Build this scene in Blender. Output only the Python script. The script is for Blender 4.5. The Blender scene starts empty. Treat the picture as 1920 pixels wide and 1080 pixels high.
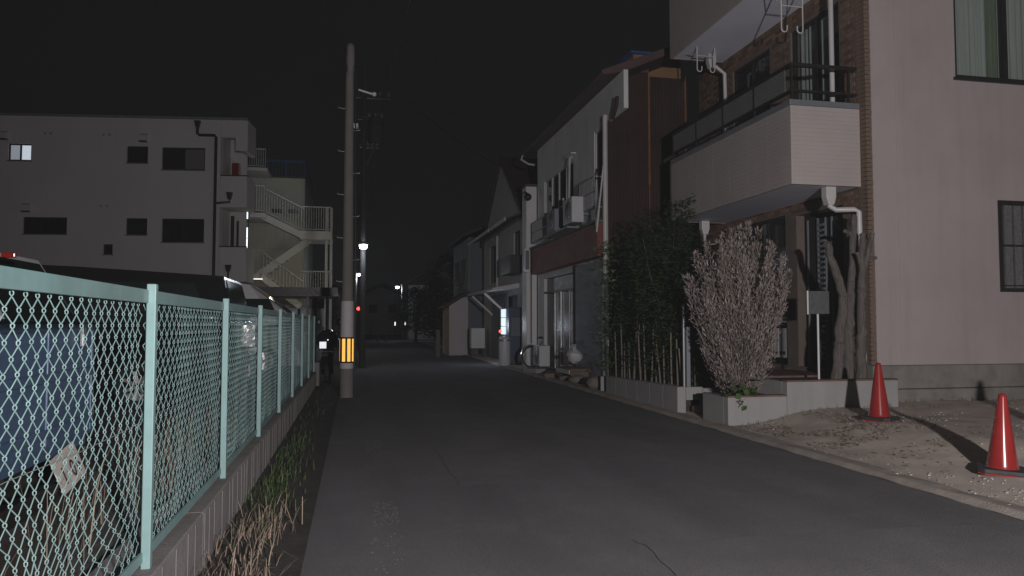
import bpy, math, random
from mathutils import Vector, Matrix, noise
R = math.radians
random.seed(7)
SC = bpy.context.scene
COL = SC.collection
PI = math.pi

# ------------------------------------------------------------ camera, night sky, lamp, exposure
PITCH, YAW = 2.74, 11.885
cam_d = bpy.data.cameras.new('camera'); cam = bpy.data.objects.new('camera', cam_d); COL.objects.link(cam)
cam.location = (0, 0, 1.4)
cam.rotation_euler = (R(90 + PITCH), 0, R(-YAW))
cam_d.sensor_width = 36.0; cam_d.lens = 36.0 * 1400 / 1920
cam_d.clip_start = 0.05; cam_d.clip_end = 900
SC.camera = cam

W = bpy.data.worlds.new('World'); SC.world = W; W.use_nodes = True
bg = W.node_tree.nodes['Background']
bg.inputs['Color'].default_value = (0.94, 1.0, 0.97, 1); bg.inputs['Strength'].default_value = 0.004

SC.view_settings.view_transform = 'Standard'; SC.view_settings.look = 'None'
SC.view_settings.exposure = 0.0; SC.view_settings.gamma = 1.0; SC.view_settings.use_curve_mapping = False

def spot(name, loc, aim, power, angle, blend, size, col):
    l = bpy.data.lights.new(name, 'SPOT'); l.energy = power; l.spot_size = R(angle); l.spot_blend = blend
    l.shadow_soft_size = size; l.color = col
    o = bpy.data.objects.new(name, l); COL.objects.link(o); o.location = loc
    o.rotation_euler = (Vector(aim) - Vector(loc)).to_track_quat('-Z', 'Y').to_euler()
    return o
def point(name, loc, power, size, col):
    l = bpy.data.lights.new(name, 'POINT'); l.energy = power; l.shadow_soft_size = size; l.color = col
    o = bpy.data.objects.new(name, l); COL.objects.link(o); o.location = loc
    return o
# the news crew's lamp, on a stand behind and to the right of the camera
spot('crew_lamp', (1.45, -3.0, 2.0), (5.2, 12.0, 3.6), 3300, 128, 0.8, 0.11, (1.0, 0.955, 0.965))

# ------------------------------------------------------------ helpers
WM = {}
def link(o, parent=None):
    COL.objects.link(o)
    if parent is not None: o.parent = parent
    WM[o.name] = (WM[parent.name] if parent is not None else Matrix.Identity(4)) @ Matrix.LocRotScale(o.location, o.rotation_euler, None)
    return o
def tag(o, label=None, cat=None, group=None, kind=None):
    if label: o['label'] = label
    if cat: o['category'] = cat
    if group: o['group'] = group
    if kind: o['kind'] = kind
    return o
def thing(name, label, cat, loc=(0, 0, 0), rz=0, group=None):
    o = bpy.data.objects.new(name, None); o.empty_display_size = 0.2
    o.location = loc; o.rotation_euler = (0, 0, rz)
    link(o); return tag(o, label, cat, group)
def copy_tree(o, parent=None):
    c = o.copy(); COL.objects.link(c); c.parent = parent
    for ch in list(o.children): copy_tree(ch, c)
    return c

class MB:
    def __init__(s): s.v = []; s.f = []; s.sm = []
    def add(s, vs, fs, smooth=False):
        n = len(s.v); s.v += [tuple(v) for v in vs]
        for f in fs: s.f.append([i + n for i in f]); s.sm.append(smooth)
        return s
    def box(s, x0, x1, y0, y1, z0, z1):
        return s.add([(x0,y0,z0),(x1,y0,z0),(x1,y1,z0),(x0,y1,z0),(x0,y0,z1),(x1,y0,z1),(x1,y1,z1),(x0,y1,z1)],
                     [(0,3,2,1),(4,5,6,7),(0,1,5,4),(1,2,6,5),(2,3,7,6),(3,0,4,7)])
    def obox(s, c, size, rot):
        a, b, d = [q / 2 for q in size]; c = Vector(c)
        vs = [c + rot @ Vector(p) for p in [(-a,-b,-d),(a,-b,-d),(a,b,-d),(-a,b,-d),(-a,-b,d),(a,-b,d),(a,b,d),(-a,b,d)]]
        return s.add(vs, [(0,3,2,1),(4,5,6,7),(0,1,5,4),(1,2,6,5),(2,3,7,6),(3,0,4,7)])
    def beam(s, p, q, w, h):
        p = Vector(p); q = Vector(q); d = q - p
        rot = d.to_track_quat('X', 'Z').to_matrix()
        return s.obox((p + q) / 2, (d.length, w, h), rot)
    def tube(s, pts, r, n=8, caps=True, closed=False):
        pts = [Vector(p) for p in pts]; m = len(pts)
        rs = r if isinstance(r, (list, tuple)) else [r] * m
        up = None; vs = []
        for i, p in enumerate(pts):
            if closed: t = pts[(i+1) % m] - pts[i-1]
            else: t = pts[min(i+1, m-1)] - pts[max(i-1, 0)]
            t = t.normalized() if t.length > 1e-9 else Vector((0,0,1))
            if up is None:
                up = Vector((0,0,1)) if abs(t.z) < .9 else Vector((1,0,0))
            up = (up - t * up.dot(t))
            if up.length < 1e-6: up = t.orthogonal()
            up.normalize(); b = t.cross(up)
            for k in range(n):
                a = 2*PI*k/n + PI/n
                vs.append(p + (up*math.cos(a) + b*math.sin(a)) * rs[i])
        fs = []
        for i in range(m if closed else m-1):
            j = (i+1) % m
            for k in range(n):
                k2 = (k+1) % n
                fs.append((i*n+k, i*n+k2, j*n+k2, j*n+k))
        s.add(vs, fs, n > 4)
        if caps and not closed:
            s.add(vs[:n], [tuple(range(n-1,-1,-1))]); s.add(vs[-n:], [tuple(range(n))])
        return s
    def lathe(s, prof, c=(0,0,0), n=24, rot=None, smooth=True):
        c = Vector(c); vs = []; fs = []
        for (r, z) in prof:
            for k in range(n):
                a = 2*PI*k/n; p = Vector((r*math.cos(a), r*math.sin(a), z))
                vs.append(c + (rot @ p if rot else p))
        for i in range(len(prof)-1):
            for k in range(n):
                k2 = (k+1) % n
                fs.append((i*n+k, i*n+k2, (i+1)*n+k2, (i+1)*n+k))
        s.add(vs, fs, smooth)
        if prof[0][0] > 1e-6: s.add(vs[:n], [tuple(range(n-1,-1,-1))])
        if prof[-1][0] > 1e-6: s.add(vs[-n:], [tuple(range(n))])
        return s
    def prism(s, poly, f0, f1):           # f0, f1 map a 2-D point to 3-D on the two ends
        n = len(poly); vs = [f0(*p) for p in poly] + [f1(*p) for p in poly]
        fs = [tuple(range(n-1,-1,-1)), tuple(range(n, 2*n))] + [(i, (i+1)%n, (i+1)%n+n, i+n) for i in range(n)]
        return s.add(vs, fs)
    def sphere(s, c, r, n=12, m=8, sq=(1,1,1)):
        vs = []; fs = []
        for i in range(m+1):
            t = PI*i/m
            for k in range(n):
                a = 2*PI*k/n
                vs.append((c[0]+r*sq[0]*math.sin(t)*math.cos(a), c[1]+r*sq[1]*math.sin(t)*math.sin(a), c[2]+r*sq[2]*math.cos(t)))
        for i in range(m):
            for k in range(n): fs.append((i*n+k, (i+1)*n+k, (i+1)*n+(k+1)%n, i*n+(k+1)%n))
        return s.add(vs, fs, True)
    def holed(s, P, a0, a1, z0, z1, th, holes):   # a wall slab with rectangular openings; P(a, z, depth)
        A = sorted({a0, a1} | {h[i] for h in holes for i in (0, 1)}); A = [a for a in A if a0 <= a <= a1]
        Z = sorted({z0, z1} | {h[i] for h in holes for i in (2, 3)}); Z = [z for z in Z if z0 <= z <= z1]
        def solid(i, j):
            if i < 0 or j < 0 or i >= len(A)-1 or j >= len(Z)-1: return False
            a = (A[i]+A[i+1])/2; z = (Z[j]+Z[j+1])/2
            return not any(h[0] < a < h[1] and h[2] < z < h[3] for h in holes)
        idx = {}; vs = []; fs = []
        def V(i, j, d):
            if (i, j, d) not in idx:
                idx[(i, j, d)] = len(vs); vs.append(P(A[i], Z[j], d*th))
            return idx[(i, j, d)]
        for i in range(len(A)-1):
            for j in range(len(Z)-1):
                if not solid(i, j): continue
                fs.append((V(i,j,0), V(i+1,j,0), V(i+1,j+1,0), V(i,j+1,0)))
                fs.append((V(i,j,1), V(i,j+1,1), V(i+1,j+1,1), V(i+1,j,1)))
                if not solid(i-1, j): fs.append((V(i,j,0), V(i,j+1,0), V(i,j+1,1), V(i,j,1)))
                if not solid(i+1, j): fs.append((V(i+1,j,0), V(i+1,j,1), V(i+1,j+1,1), V(i+1,j+1,0)))
                if not solid(i, j-1): fs.append((V(i,j,0), V(i,j,1), V(i+1,j,1), V(i+1,j,0)))
                if not solid(i, j+1): fs.append((V(i,j+1,0), V(i+1,j+1,0), V(i+1,j+1,1), V(i,j+1,1)))
        return s.add(vs, fs)
    def mesh(s, name, mat, M=None):
        me = bpy.data.meshes.new(name)
        vs = [M @ Vector(v) for v in s.v] if M is not None else s.v
        me.from_pydata([tuple(v) for v in vs], [], s.f); me.update()
        me.polygons.foreach_set('use_smooth', s.sm)
        if mat: me.materials.append(mat)
        return me
    def build(s, name, mat, parent=None, world=True, bevel=0, label=None, kind=None, seg=2):
        M = WM[parent.name].inverted() if (parent is not None and world) else None
        o = bpy.data.objects.new(name, s.mesh(name, mat, M)); link(o, parent)
        if bevel:
            m = o.modifiers.new('bevel', 'BEVEL'); m.width = bevel; m.segments = seg; m.limit_method = 'ANGLE'; m.angle_limit = R(40)
        if label: o['label'] = label
        if kind: o['kind'] = kind
        return o
def PYf(c): return lambda a, z, d: (a, c + d, z)       # a wall facing the camera side (-Y)
def PXf(c): return lambda a, z, d: (c + d, a, z)       # a wall facing the street (-X)

# ------------------------------------------------------------ materials
def mat(name, base, rough=.6, metal=0, var=.12, vscale=3., streak=0., stain=0., bump=0., bscale=60., coat=0., spec=.5, island=0., stretch=None, speck=0., dirt=(.05,.045,.04), emit=None, estr=0.):
    m = bpy.data.materials.new(name); m.use_nodes = True
    nt = m.node_tree; N = nt.nodes; L = nt.links; b = N['Principled BSDF']
    b.inputs['Roughness'].default_value = rough; b.inputs['Metallic'].default_value = metal
    b.inputs['Specular IOR Level'].default_value = spec
    b.inputs['Coat Weight'].default_value = coat; b.inputs['Coat Roughness'].default_value = .1
    tc = N.new('ShaderNodeTexCoord')
    def nz(scale, detail=6, st=None, rough=.6):
        t = N.new('ShaderNodeTexNoise'); t.inputs['Scale'].default_value = scale; t.inputs['Detail'].default_value = detail; t.inputs['Roughness'].default_value = rough
        if st:
            mp = N.new('ShaderNodeMapping'); mp.inputs['Scale'].default_value = st
            L.new(tc.outputs['Object'], mp.inputs['Vector']); L.new(mp.outputs['Vector'], t.inputs['Vector'])
        else: L.new(tc.outputs['Object'], t.inputs['Vector'])
        return t.outputs['Fac']
    def ramp(fac, lo, hi, v0, v1):
        r = N.new('ShaderNodeMapRange'); r.inputs['From Min'].default_value = lo; r.inputs['From Max'].default_value = hi
        r.inputs['To Min'].default_value = v0; r.inputs['To Max'].default_value = v1
        L.new(fac, r.inputs['Value']); return r.outputs['Result']
    def mixc(fac, a, bcol, mode='MIX'):
        x = N.new('ShaderNodeMix'); x.data_type = 'RGBA'; x.blend_type = mode
        if isinstance(fac, float): x.inputs[0].default_value = fac
        else: L.new(fac, x.inputs[0])
        for i, q in ((6, a), (7, bcol)):
            if isinstance(q, tuple): x.inputs[i].default_value = (*q, 1)
            else: L.new(q, x.inputs[i])
        return x.outputs[2]
    col = tuple(base)
    if var:
        col = mixc(ramp(nz(vscale, st=stretch), .3, .7, 0., 1.), tuple(min(1, c*(1-var)) for c in base), tuple(min(1, c*(1+var)) for c in base))
    if island:
        g = N.new('ShaderNodeNewGeometry')
        h = N.new('ShaderNodeHueSaturation'); L.new(ramp(g.outputs['Random Per Island'], 0, 1, 1-island, 1+island), h.inputs['Value'])
        if isinstance(col, tuple): h.inputs['Color'].default_value = (*col, 1)
        else: L.new(col, h.inputs['Color'])
        col = h.outputs['Color']
    if streak:
        f = ramp(nz(1., 5, st=(5, 5, .35)), .5, .78, 0., streak); col = mixc(f, col, dirt)
    if stain:
        f = ramp(nz(1.7, 7, rough=.7), .5, .72, 0., stain); col = mixc(f, col, dirt)
    if speck:
        col = mixc(ramp(nz(210, 2), .56, .72, 0., speck), col, tuple(min(1, c*2.3) for c in base))
        col = mixc(ramp(nz(160, 2), .58, .72, 0., speck), col, tuple(c*.45 for c in base))
    if isinstance(col, tuple): b.inputs['Base Color'].default_value = (*col, 1)
    else: L.new(col, b.inputs['Base Color'])
    if bump:
        bp = N.new('ShaderNodeBump'); bp.inputs['Strength'].default_value = bump; bp.inputs['Distance'].default_value = .01
        L.new(nz(bscale, 5), bp.inputs['Height']); L.new(bp.outputs['Normal'], b.inputs['Normal'])
    if rough > .25 and metal < .5:
        L.new(ramp(nz(vscale*4), .3, .7, max(0, rough-.1), min(1, rough+.1)), b.inputs['Roughness'])
    if emit:
        b.inputs['Emission Color'].default_value = (*emit, 1); b.inputs['Emission Strength'].default_value = estr
    return m
def glass_mat(name, tint=(.92,.94,.93)):
    m = bpy.data.materials.new(name); m.use_nodes = True; nt = m.node_tree; N = nt.nodes; L = nt.links
    N.remove(N['Principled BSDF']); out = N['Material Output']
    t = N.new('ShaderNodeBsdfTransparent'); t.inputs['Color'].default_value = (*tint, 1)
    g = N.new('ShaderNodeBsdfGlossy'); g.inputs['Roughness'].default_value = .02
    fr0 = N.new('ShaderNodeFresnel'); fr0.inputs['IOR'].default_value = 1.5
    ge = N.new('ShaderNodeNewGeometry'); inv = N.new('ShaderNodeMath'); inv.operation = 'SUBTRACT'; inv.inputs[0].default_value = 1.0; L.new(ge.outputs['Backfacing'], inv.inputs[1])
    fr = N.new('ShaderNodeMath'); fr.operation = 'MULTIPLY'; L.new(fr0.outputs[0], fr.inputs[0]); L.new(inv.outputs[0], fr.inputs[1])
    mx = N.new('ShaderNodeMixShader'); L.new(fr.outputs[0], mx.inputs[0]); L.new(t.outputs[0], mx.inputs[1]); L.new(g.outputs[0], mx.inputs[2])
    L.new(mx.outputs[0], out.inputs['Surface']); return m

M = {}
M['pink'] = mat('pink_render', (.435,.368,.365), .85, var=.09, vscale=.8, streak=.3, stain=.12, bump=.3, bscale=180, dirt=(.27,.235,.225))
M['plinth'] = mat('plinth_concrete', (.25,.23,.21), .9, var=.18, vscale=2, stain=.6, streak=.35, bump=.4, bscale=50, dirt=(.07,.065,.055))
M['mortar'] = mat('mortar', (.15,.12,.1), .9, var=.15, bump=.3)
M['brick'] = mat('brown_brick', (.17,.105,.07), .8, var=.25, vscale=9, island=.45, bump=.4, bscale=90)
M['quoin'] = mat('corner_brick', (.17,.115,.085), .85, var=.3, vscale=6, island=.55, bump=.4, bscale=90)
M['siding'] = mat('cream_siding', (.46,.41,.39), .6, var=.05, vscale=1.2, streak=.12, dirt=(.25,.21,.19))
M['cap'] = mat('grey_cap_metal', (.23,.25,.27), .45, metal=.3, var=.1)
M['soffit'] = mat('bluish_soffit', (.78,.79,.9), .7, var=.05, vscale=1, stain=.12, dirt=(.4,.4,.42))  # white soffit, blue cast of the light on it put into the colour
M['boardgrey'] = mat('dark_grey_board', (.05,.055,.055), .6, var=.15, vscale=6)
M['darkmetal'] = mat('dark_bronze_metal', (.035,.032,.03), .4, metal=.4, var=.2)
M['whitepipe'] = mat('white_pvc', (.6,.58,.57), .4, var=.08, streak=.2, dirt=(.3,.27,.24))
M['black'] = mat('dark_interior', (.02,.02,.02), .9, var=.2)
M['glass'] = glass_mat('window_glass')
M['darkglass'] = mat('dark_glass', (.018,.022,.022), .06, var=.2, spec=.5)
M['curtain'] = mat('pale_curtain', (.36,.385,.37), .9, var=.12, vscale=4, stretch=(6,6,.3))
M['curtaingreen'] = mat('green_curtain', (.15,.19,.13), .9, var=.2, vscale=4, stretch=(6,6,.3))
M['dullglass'] = mat('dusty_glass', (.05,.055,.055), .35, var=.3)
M['frosted'] = mat('patterned_glass', (.17,.17,.17), .3, var=.35, vscale=40, bump=1., bscale=70)
M['asphalt'] = mat('asphalt', speck=.8, base=(.152,.146,.153), rough=.92, var=.2, vscale=1.1, stretch=(1.,.25,1.), stain=.6, bump=.9, bscale=130, dirt=(.205,.198,.2), spec=.3)
M['patch'] = mat('asphalt_patch', speck=.75, base=(.158,.152,.158), rough=.92, var=.16, vscale=1.6, stain=.35, bump=.9, bscale=110, dirt=(.2,.193,.195), spec=.3)
M['crack'] = mat('road_crack_fill', (.085,.08,.08), .95, var=.3, vscale=8)
M['kerb'] = mat('gutter_concrete', (.38,.33,.29), .95, var=.2, vscale=4, stain=.6, bump=.6, bscale=50, dirt=(.2,.17,.14))
M['gravel'] = mat('gravelly_soil', (.62,.535,.465), .95, var=.2, vscale=2.5, stain=.4, bump=.3, bscale=70, dirt=(.44,.37,.31))
M['stone'] = mat('pebbles', (.42,.385,.35), .8, var=.3, vscale=9, island=.5)
M['leaflitter'] = mat('leaf_litter', (.26,.215,.17), .9, var=.4, vscale=9, island=.4)
M['soil'] = mat('dark_soil', (.045,.04,.035), .95, var=.3, vscale=4, bump=1., bscale=50)
M['lot'] = mat('parking_lot_dirt', (.1,.085,.075), .95, var=.25, vscale=2, bump=.8, bscale=60)
M['retain'] = mat('retaining_concrete', (.23,.21,.205), .9, var=.16, vscale=3, streak=.65, stain=.3, bump=.5, bscale=60, dirt=(.13,.115,.11))
M['planter'] = mat('planter_block', (.33,.32,.315), .9, var=.08, vscale=2, streak=.3, bump=.3, bscale=80, dirt=(.2,.185,.17))
M['brickcap'] = mat('reddish_planter_edge', (.16,.09,.07), .9, var=.3, vscale=6)
M['aqua'] = mat('turquoise_paint', (.2,.325,.32), .5, var=.1, vscale=5, stain=.4, streak=.3, coat=.05, dirt=(.2,.2,.16))
M['aquawire'] = mat('turquoise_vinyl', (.2,.31,.3), .5, var=.2, vscale=9, stain=.3, dirt=(.2,.19,.15))
M['wirebare'] = mat('bare_wire', (.35,.4,.4), .4, metal=.4)
M['pole'] = mat('pole_concrete', (.165,.15,.145), .85, var=.1, vscale=3, streak=.25, bump=.2, bscale=80, dirt=(.15,.13,.125))
M['sleevedark'] = mat('dark_porcelain', (.12,.12,.12), .5)  # one even dark tone for the insulators
M['polefar'] = mat('dark_pole', (.04,.038,.038), .9, var=.2)  # one even, very dark tone for the far poles and transformer
M['sleeve'] = mat('pole_sleeve', (.47,.44,.445), .7, var=.05, vscale=8, bump=.3, bscale=160)
M['bandblack'] = mat('band_black', (.012,.012,.012), .5)
M['bandyellow'] = mat('reflective_yellow', (.95,.53,.1), .48, metal=.9, var=.03)
M['galv'] = mat('galvanised_steel', (.33,.34,.35), .45, metal=.6, var=.12)
M['cone'] = mat('red_cone_plastic', (.3,.026,.024), .2, var=.12, vscale=6, coat=.9, stain=.3, dirt=(.17,.05,.04))
M['conebase'] = mat('black_rubber', (.03,.03,.032), .6, var=.2)
M['deadleaf'] = mat('dead_conifer_needles', (.3,.25,.23), .9, var=.25, vscale=4, island=.3)
M['deadleafdark'] = mat('brown_dead_needles', (.22,.178,.155), .95, var=.3, vscale=6, island=.35)
M['bark'] = mat('grey_bark', (.12,.105,.092), .95, var=.4, vscale=6, stain=.4, bump=1., bscale=30, stretch=(8,8,.8))
M['cutwood'] = mat('cut_wood', (.26,.19,.13), .9, var=.2)
M['green'] = mat('dark_green_leaves', (.022,.04,.013), .85, var=.3, vscale=2, island=.4, spec=.15)
M['leafy'] = mat('bright_green_leaf', (.055,.11,.03), .5, var=.3, vscale=5, island=.3)
M['grass'] = mat('green_grass', (.05,.085,.025), .7, var=.3, vscale=4, island=.4)
M['straw'] = mat('dry_grass', (.25,.19,.145), .8, var=.3, vscale=4, island=.4)
M['cane'] = mat('pale_garden_cane', (.17,.145,.115), .8, var=.3, vscale=4, island=.25)
M['plaster'] = mat('grey_plaster', (.7,.7,.71), .85, var=.1, vscale=1, streak=.35, bump=.3, bscale=80, dirt=(.4,.4,.39))
M['rust'] = mat('rust_brown_sheet', (.05,.03,.028), .85, metal=.0, var=.2, vscale=1.3, streak=.3, dirt=(.1,.05,.025), spec=.2)
M['rustseam'] = mat('orange_rust', (.24,.095,.04), .85, var=.3, vscale=5)
M['ochre'] = mat('ochre_plaster', (.3,.17,.09), .85, var=.15, vscale=2)
M['bluesheet'] = mat('blue_tarp', (.03,.11,.3), .6, var=.15)
M['roof'] = mat('maroon_roof', (.09,.055,.055), .7, var=.2, vscale=2)
M['fascia'] = mat('red_fascia', (.2,.05,.04), .6, var=.15, vscale=1.5, streak=.3, dirt=(.07,.025,.02))
M['ledge'] = mat('green_ledge', (.1,.14,.12), .6, var=.2)
M['shutter'] = mat('grey_shutter', (.24,.255,.29), .6, var=.06, vscale=2, metal=.1)
M['alu'] = mat('aluminium', (.6,.6,.62), .35, metal=.8, var=.06)
M['whitebox'] = mat('white_enamel', (.6,.6,.62), .45, var=.06, stain=.12, dirt=(.35,.33,.3))
M['white'] = mat('white_paint', (.72,.71,.7), .5, var=.04, stain=.08, dirt=(.4,.38,.35))
M['offwhite'] = mat('offwhite_wall', (.62,.585,.58), .85, var=.05, vscale=.5, streak=.15, bump=.2, bscale=60, dirt=(.45,.42,.41))
M['greywall'] = mat('grey_siding_wall', (.42,.42,.41), .85, var=.1, vscale=1, streak=.3, bump=.3, bscale=50, dirt=(.42,.42,.4))
M['bluegrey'] = mat('blue_grey_wall', (.17,.195,.22), .8, var=.1, vscale=1)
M['stairwall'] = mat('ribbed_pale_wall', (.5,.5,.42), .75, var=.06, vscale=1, streak=.2, dirt=(.35,.34,.28))
M['steel'] = mat('pale_steel_paint', (.5,.49,.47), .55, var=.06)
M['bluenet'] = mat('blue_rail_paint', (.04,.1,.24), .6, var=.1)
M['carblack'] = mat('black_car_paint', (.012,.012,.013), .14, coat=1., var=.05)
M['carsilver'] = mat('grey_car_paint', (.4,.39,.4), .35, metal=.2, coat=1., var=.03)
M['carwhite'] = mat('white_car_paint', (.7,.7,.7), .25, coat=1., var=.03)
M['truckblue'] = mat('blue_truck_paint', (.06,.1,.18), .45, var=.12, vscale=4, stain=.2, dirt=(.16,.16,.18))
M['tyre'] = mat('tyre_rubber', (.02,.02,.02), .8)
M['rim'] = mat('alloy_rim', (.65,.62,.6), .3, metal=.8, var=.05)
M['chrome'] = mat('chrome', (.85,.85,.86), .08, metal=1., var=0)
M['headlight'] = mat('headlight_lens', (.5,.5,.52), .08, metal=.5, var=0, coat=1.)
M['redlens'] = mat('red_lens', (.25,.012,.012), .2, var=0, coat=1.)
M['plate'] = mat('licence_plate', (.7,.62,.56), .35, var=.1, vscale=14, stain=.25, dirt=(.35,.28,.22))
M['plateretro'] = mat('reflective_plate', (.85,.86,.9), .42, metal=.9, var=.1, vscale=20)
M['plateink'] = mat('plate_ink', (.05,.04,.05), .6, var=0)
M['sheet'] = mat('white_notice_sheet', (.75,.73,.73), .3, var=.1, vscale=12, metal=.3)
M['vendblue'] = mat('vending_blue', (.04,.055,.11), .4, var=.08)
M['bagwhite'] = mat('white_plastic_bag', (.55,.54,.58), .5, var=.1, vscale=10)
M['wood'] = mat('old_timber', (.16,.12,.09), .9, var=.3, vscale=4)
M['rubble'] = mat('rubble_stone', (.17,.15,.13), .9, var=.3, vscale=4, bump=.8, bscale=20)
M['paint'] = mat('worn_road_paint', (.3,.295,.3), .85, var=.3, vscale=14, spec=.3)
M['lat'] = mat('white_lattice', (.5,.5,.52), .6, var=.05)
def glow(name, col, s):
    return mat(name, (.1,.1,.1), .5, var=0, emit=col, estr=s)
M['lampwhite'] = glow('lit_lamp', (.85,.92,1.), 40)
M['lampfar'] = glow('lit_far_lamp', (.6,.68,1.), 16)
M['lampred'] = glow('lit_red_signal', (1.,.06,.05), 4)
M['tube'] = glow('lit_frosted_panel', (.9,.95,1.), 1.6)
M['litpane'] = glow('lit_pane', (.8,.88,1.), .62)
M['litpane2'] = glow('lit_pane_dim', (.75,.82,.95), .26)
M['vendlit'] = glow('lit_vending_window', (.8,.93,1.), .95)
M['fluor'] = glow('lit_fluorescent', (1.,.97,.85), 1.3)

# ------------------------------------------------------------ ground
def smooth(t): t = max(0, min(1, t)); return t*t*(3-2*t)
def gz(x, y):                                        # the gravel lot rises away from the gutter
    n = noise.noise((x*.9, y*.9, 1.3))*.035 + noise.noise((x*3, y*3, 4.1))*.014
    return .03 + .2*smooth((x-4.9)/1.7) + n*smooth((x-4.9)/.5)
def sheet(name, mat_, xs, ys, fz, kind='structure'):
    b = MB(); nx, ny = len(xs), len(ys)
    vs = [(x, y, fz(x, y)) for y in ys for x in xs]
    fs = [(j*nx+i, j*nx+i+1, (j+1)*nx+i+1, (j+1)*nx+i) for j in range(ny-1) for i in range(nx-1)]
    b.add(vs, fs, True)
    return tag(b.build(name, mat_), kind=kind)
def lin(a, b, n): return [a + (b-a)*i/(n-1) for i in range(n)]
sheet('ground', M['soil'], lin(-300, 300, 7), lin(-150, 450, 7), lambda x, y: -.06)
sheet('road', M['asphalt'], lin(-.32, 4.74, 22), lin(-8, 130, 140), lambda x, y: .0 + .012*math.sin((x+.32)/5.04*PI) + .006*noise.noise((x*.6, y*.5, 0)))
sheet('kerb', M['kerb'], lin(4.66, 4.9, 9), lin(-6, 26, 260), lambda x, y: .006 + .034*smooth((x-4.68-.02*noise.noise((y*3, 1, 6)))/.05) + .014*noise.noise((x*6, y*3.1, 2)))
sheet('gravel_lot', M['gravel'], lin(4.86, 17, 130), lin(-5, 9.9, 150), gz)
sheet('right_verge', M['gravel'], lin(4.7, 12, 40), lin(9.95, 60, 90), lambda x, y: .022 + .02*smooth((x-4.8)/.5) + .012*noise.noise((x*2, y*2, 8)))
sheet('left_verge', M['soil'], lin(-.84, -.28, 12), lin(-3, 17, 150), lambda x, y: .012 + .05*smooth((-.3-x)/.4) + .02*noise.noise((x*5, y*3, 5))*smooth((-.28-x)/.1))
sheet('parking_lot', M['lot'], lin(-40, -1.0, 80), lin(-4, 17, 60), lambda x, y: .3 + .02*noise.noise((x*1.5, y*1.5, 3)))
sheet('lot_drive', M['lot'], lin(-40, -.3, 70), lin(17, 62, 60), lambda x, y: .012 + .29*smooth((-.9-x)/1.0)*smooth((30-y)/8) + .012*noise.noise((x*1.5, y*1.5, 3)))

# worn remains of the painted edge line
b = MB(); rr = random.Random(3)
for (xc, y0, y1, w, dens) in ((.22, 8.35, 9.15, .08, .62), (.19, 9.6, 10.6, .07, .05), (.24, 5.3, 6.0, .09, .4), (.22, 4.3, 5.1, .1, .13), (.22, 6.3, 8.2, .1, .04)):
    y = y0
    while y < y1:
        x = xc - w
        while x < xc + w:
            k = noise.noise((x*30, y*18, 7)) * .5 + .5
            if rr.random() < dens * (1.4*k):
                h = .0055 + .012*math.sin((x+.32)/5.04*PI); s_ = rr.uniform(.004, .011)
                a = rr.uniform(0, 3)
                b.add([(x+s_*math.cos(a+q), y+s_*1.3*math.sin(a+q), h) for q in (0, 1.3, 2.8, 4.3)], [(0,1,2,3)])
            x += .014
        y += .018
tag(b.build('road_marking', M['paint']), kind='structure')

b = MB(); pts = [(1.76+.012*k + .03*noise.noise((k*1.3, 2, 5)), 4.6 - .075*k) for k in range(18)]
def road_z(x, y): return .012*math.sin((x+.32)/5.04*PI) + .006*noise.noise((x*.6, y*.5, 0))
for k in range(17):
    (xa, ya), (xb, yb) = pts[k], pts[k+1]; w0 = .0025+.004*math.sin(k*2.1)**2; w1 = .0025+.004*math.sin((k+1)*2.1)**2
    za = .004 + road_z(xa, ya); zb = .004 + road_z(xb, yb)
    b.add([(xa-w0, ya, za), (xb-w1, yb, zb), (xb+w1, yb, zb), (xa+w0, ya, za)], [(0,1,2,3)])
tag(b.build('road_crack', M['crack']), kind='structure')
for nm, (x0, x1, y0, y1) in (('road_patch', (1.78, 4.3, 2.6, 4.5)), ('road_patch', (.9, 1.75, 6.4, 9.6)), ('road_patch', (2.6, 3.5, 11, 16))):
    xs, ys = lin(x0, x1, 14), lin(y0, y1, 26); bb = MB(); nx = len(xs)
    vs = [(x + .035*noise.noise((y*5, x*2, 3)) + .05*noise.noise((y*1.3, 4, x*.3)), y + .08*noise.noise((x*4, y*2, 9)), road_z(x, y) + .0042) for y in ys for x in xs]
    bb.add(vs, [(j*nx+i, j*nx+i+1, (j+1)*nx+i+1, (j+1)*nx+i) for j in range(len(ys)-1) for i in range(nx-1)], True)
    tag(bb.build(nm, M['patch']), kind='structure')

# loose stones of the gravel lot, and dead leaves lying in it
b = MB(); rr = random.Random(5)
for i in range(17000):
    x = rr.uniform(4.82, 10.5); y = rr.uniform(2.5, 9.8)
    d = noise.noise((x*.8, y*.8, 11)) + .5*smooth((8.2-y)/4) - .1
    if rr.random() > d + .25: continue
    s_ = rr.choice((.005, .006, .008, .01, .012, .018)) * rr.uniform(.7, 1.2)
    z = gz(x, y); a = rr.uniform(0, 6)
    k1 = rr.uniform(.5, .8)
    ring = [(x + s_*rr.uniform(.8,1.2)*math.cos(a+k*PI/3), y + s_*rr.uniform(.8,1.2)*math.sin(a+k*PI/3), z - .003) for k in range(6)]
    ring2 = [(x + s_*k1*rr.uniform(.7,1.1)*math.cos(a+k*PI/3+.3), y + s_*k1*rr.uniform(.7,1.1)*math.sin(a+k*PI/3+.3), z + s_*rr.uniform(.35,.6)) for k in range(6)]
    b.add(ring+ring2, [(k, (k+1) % 6, (k+1) % 6 + 6, k+6) for k in range(6)] + [(6,7,8,9,10,11)], True)
tag(b.build('pebbles', M['stone']), 'loose pebbles scattered over the gravel lot by the cones', kind='stuff')
b = MB()
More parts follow.
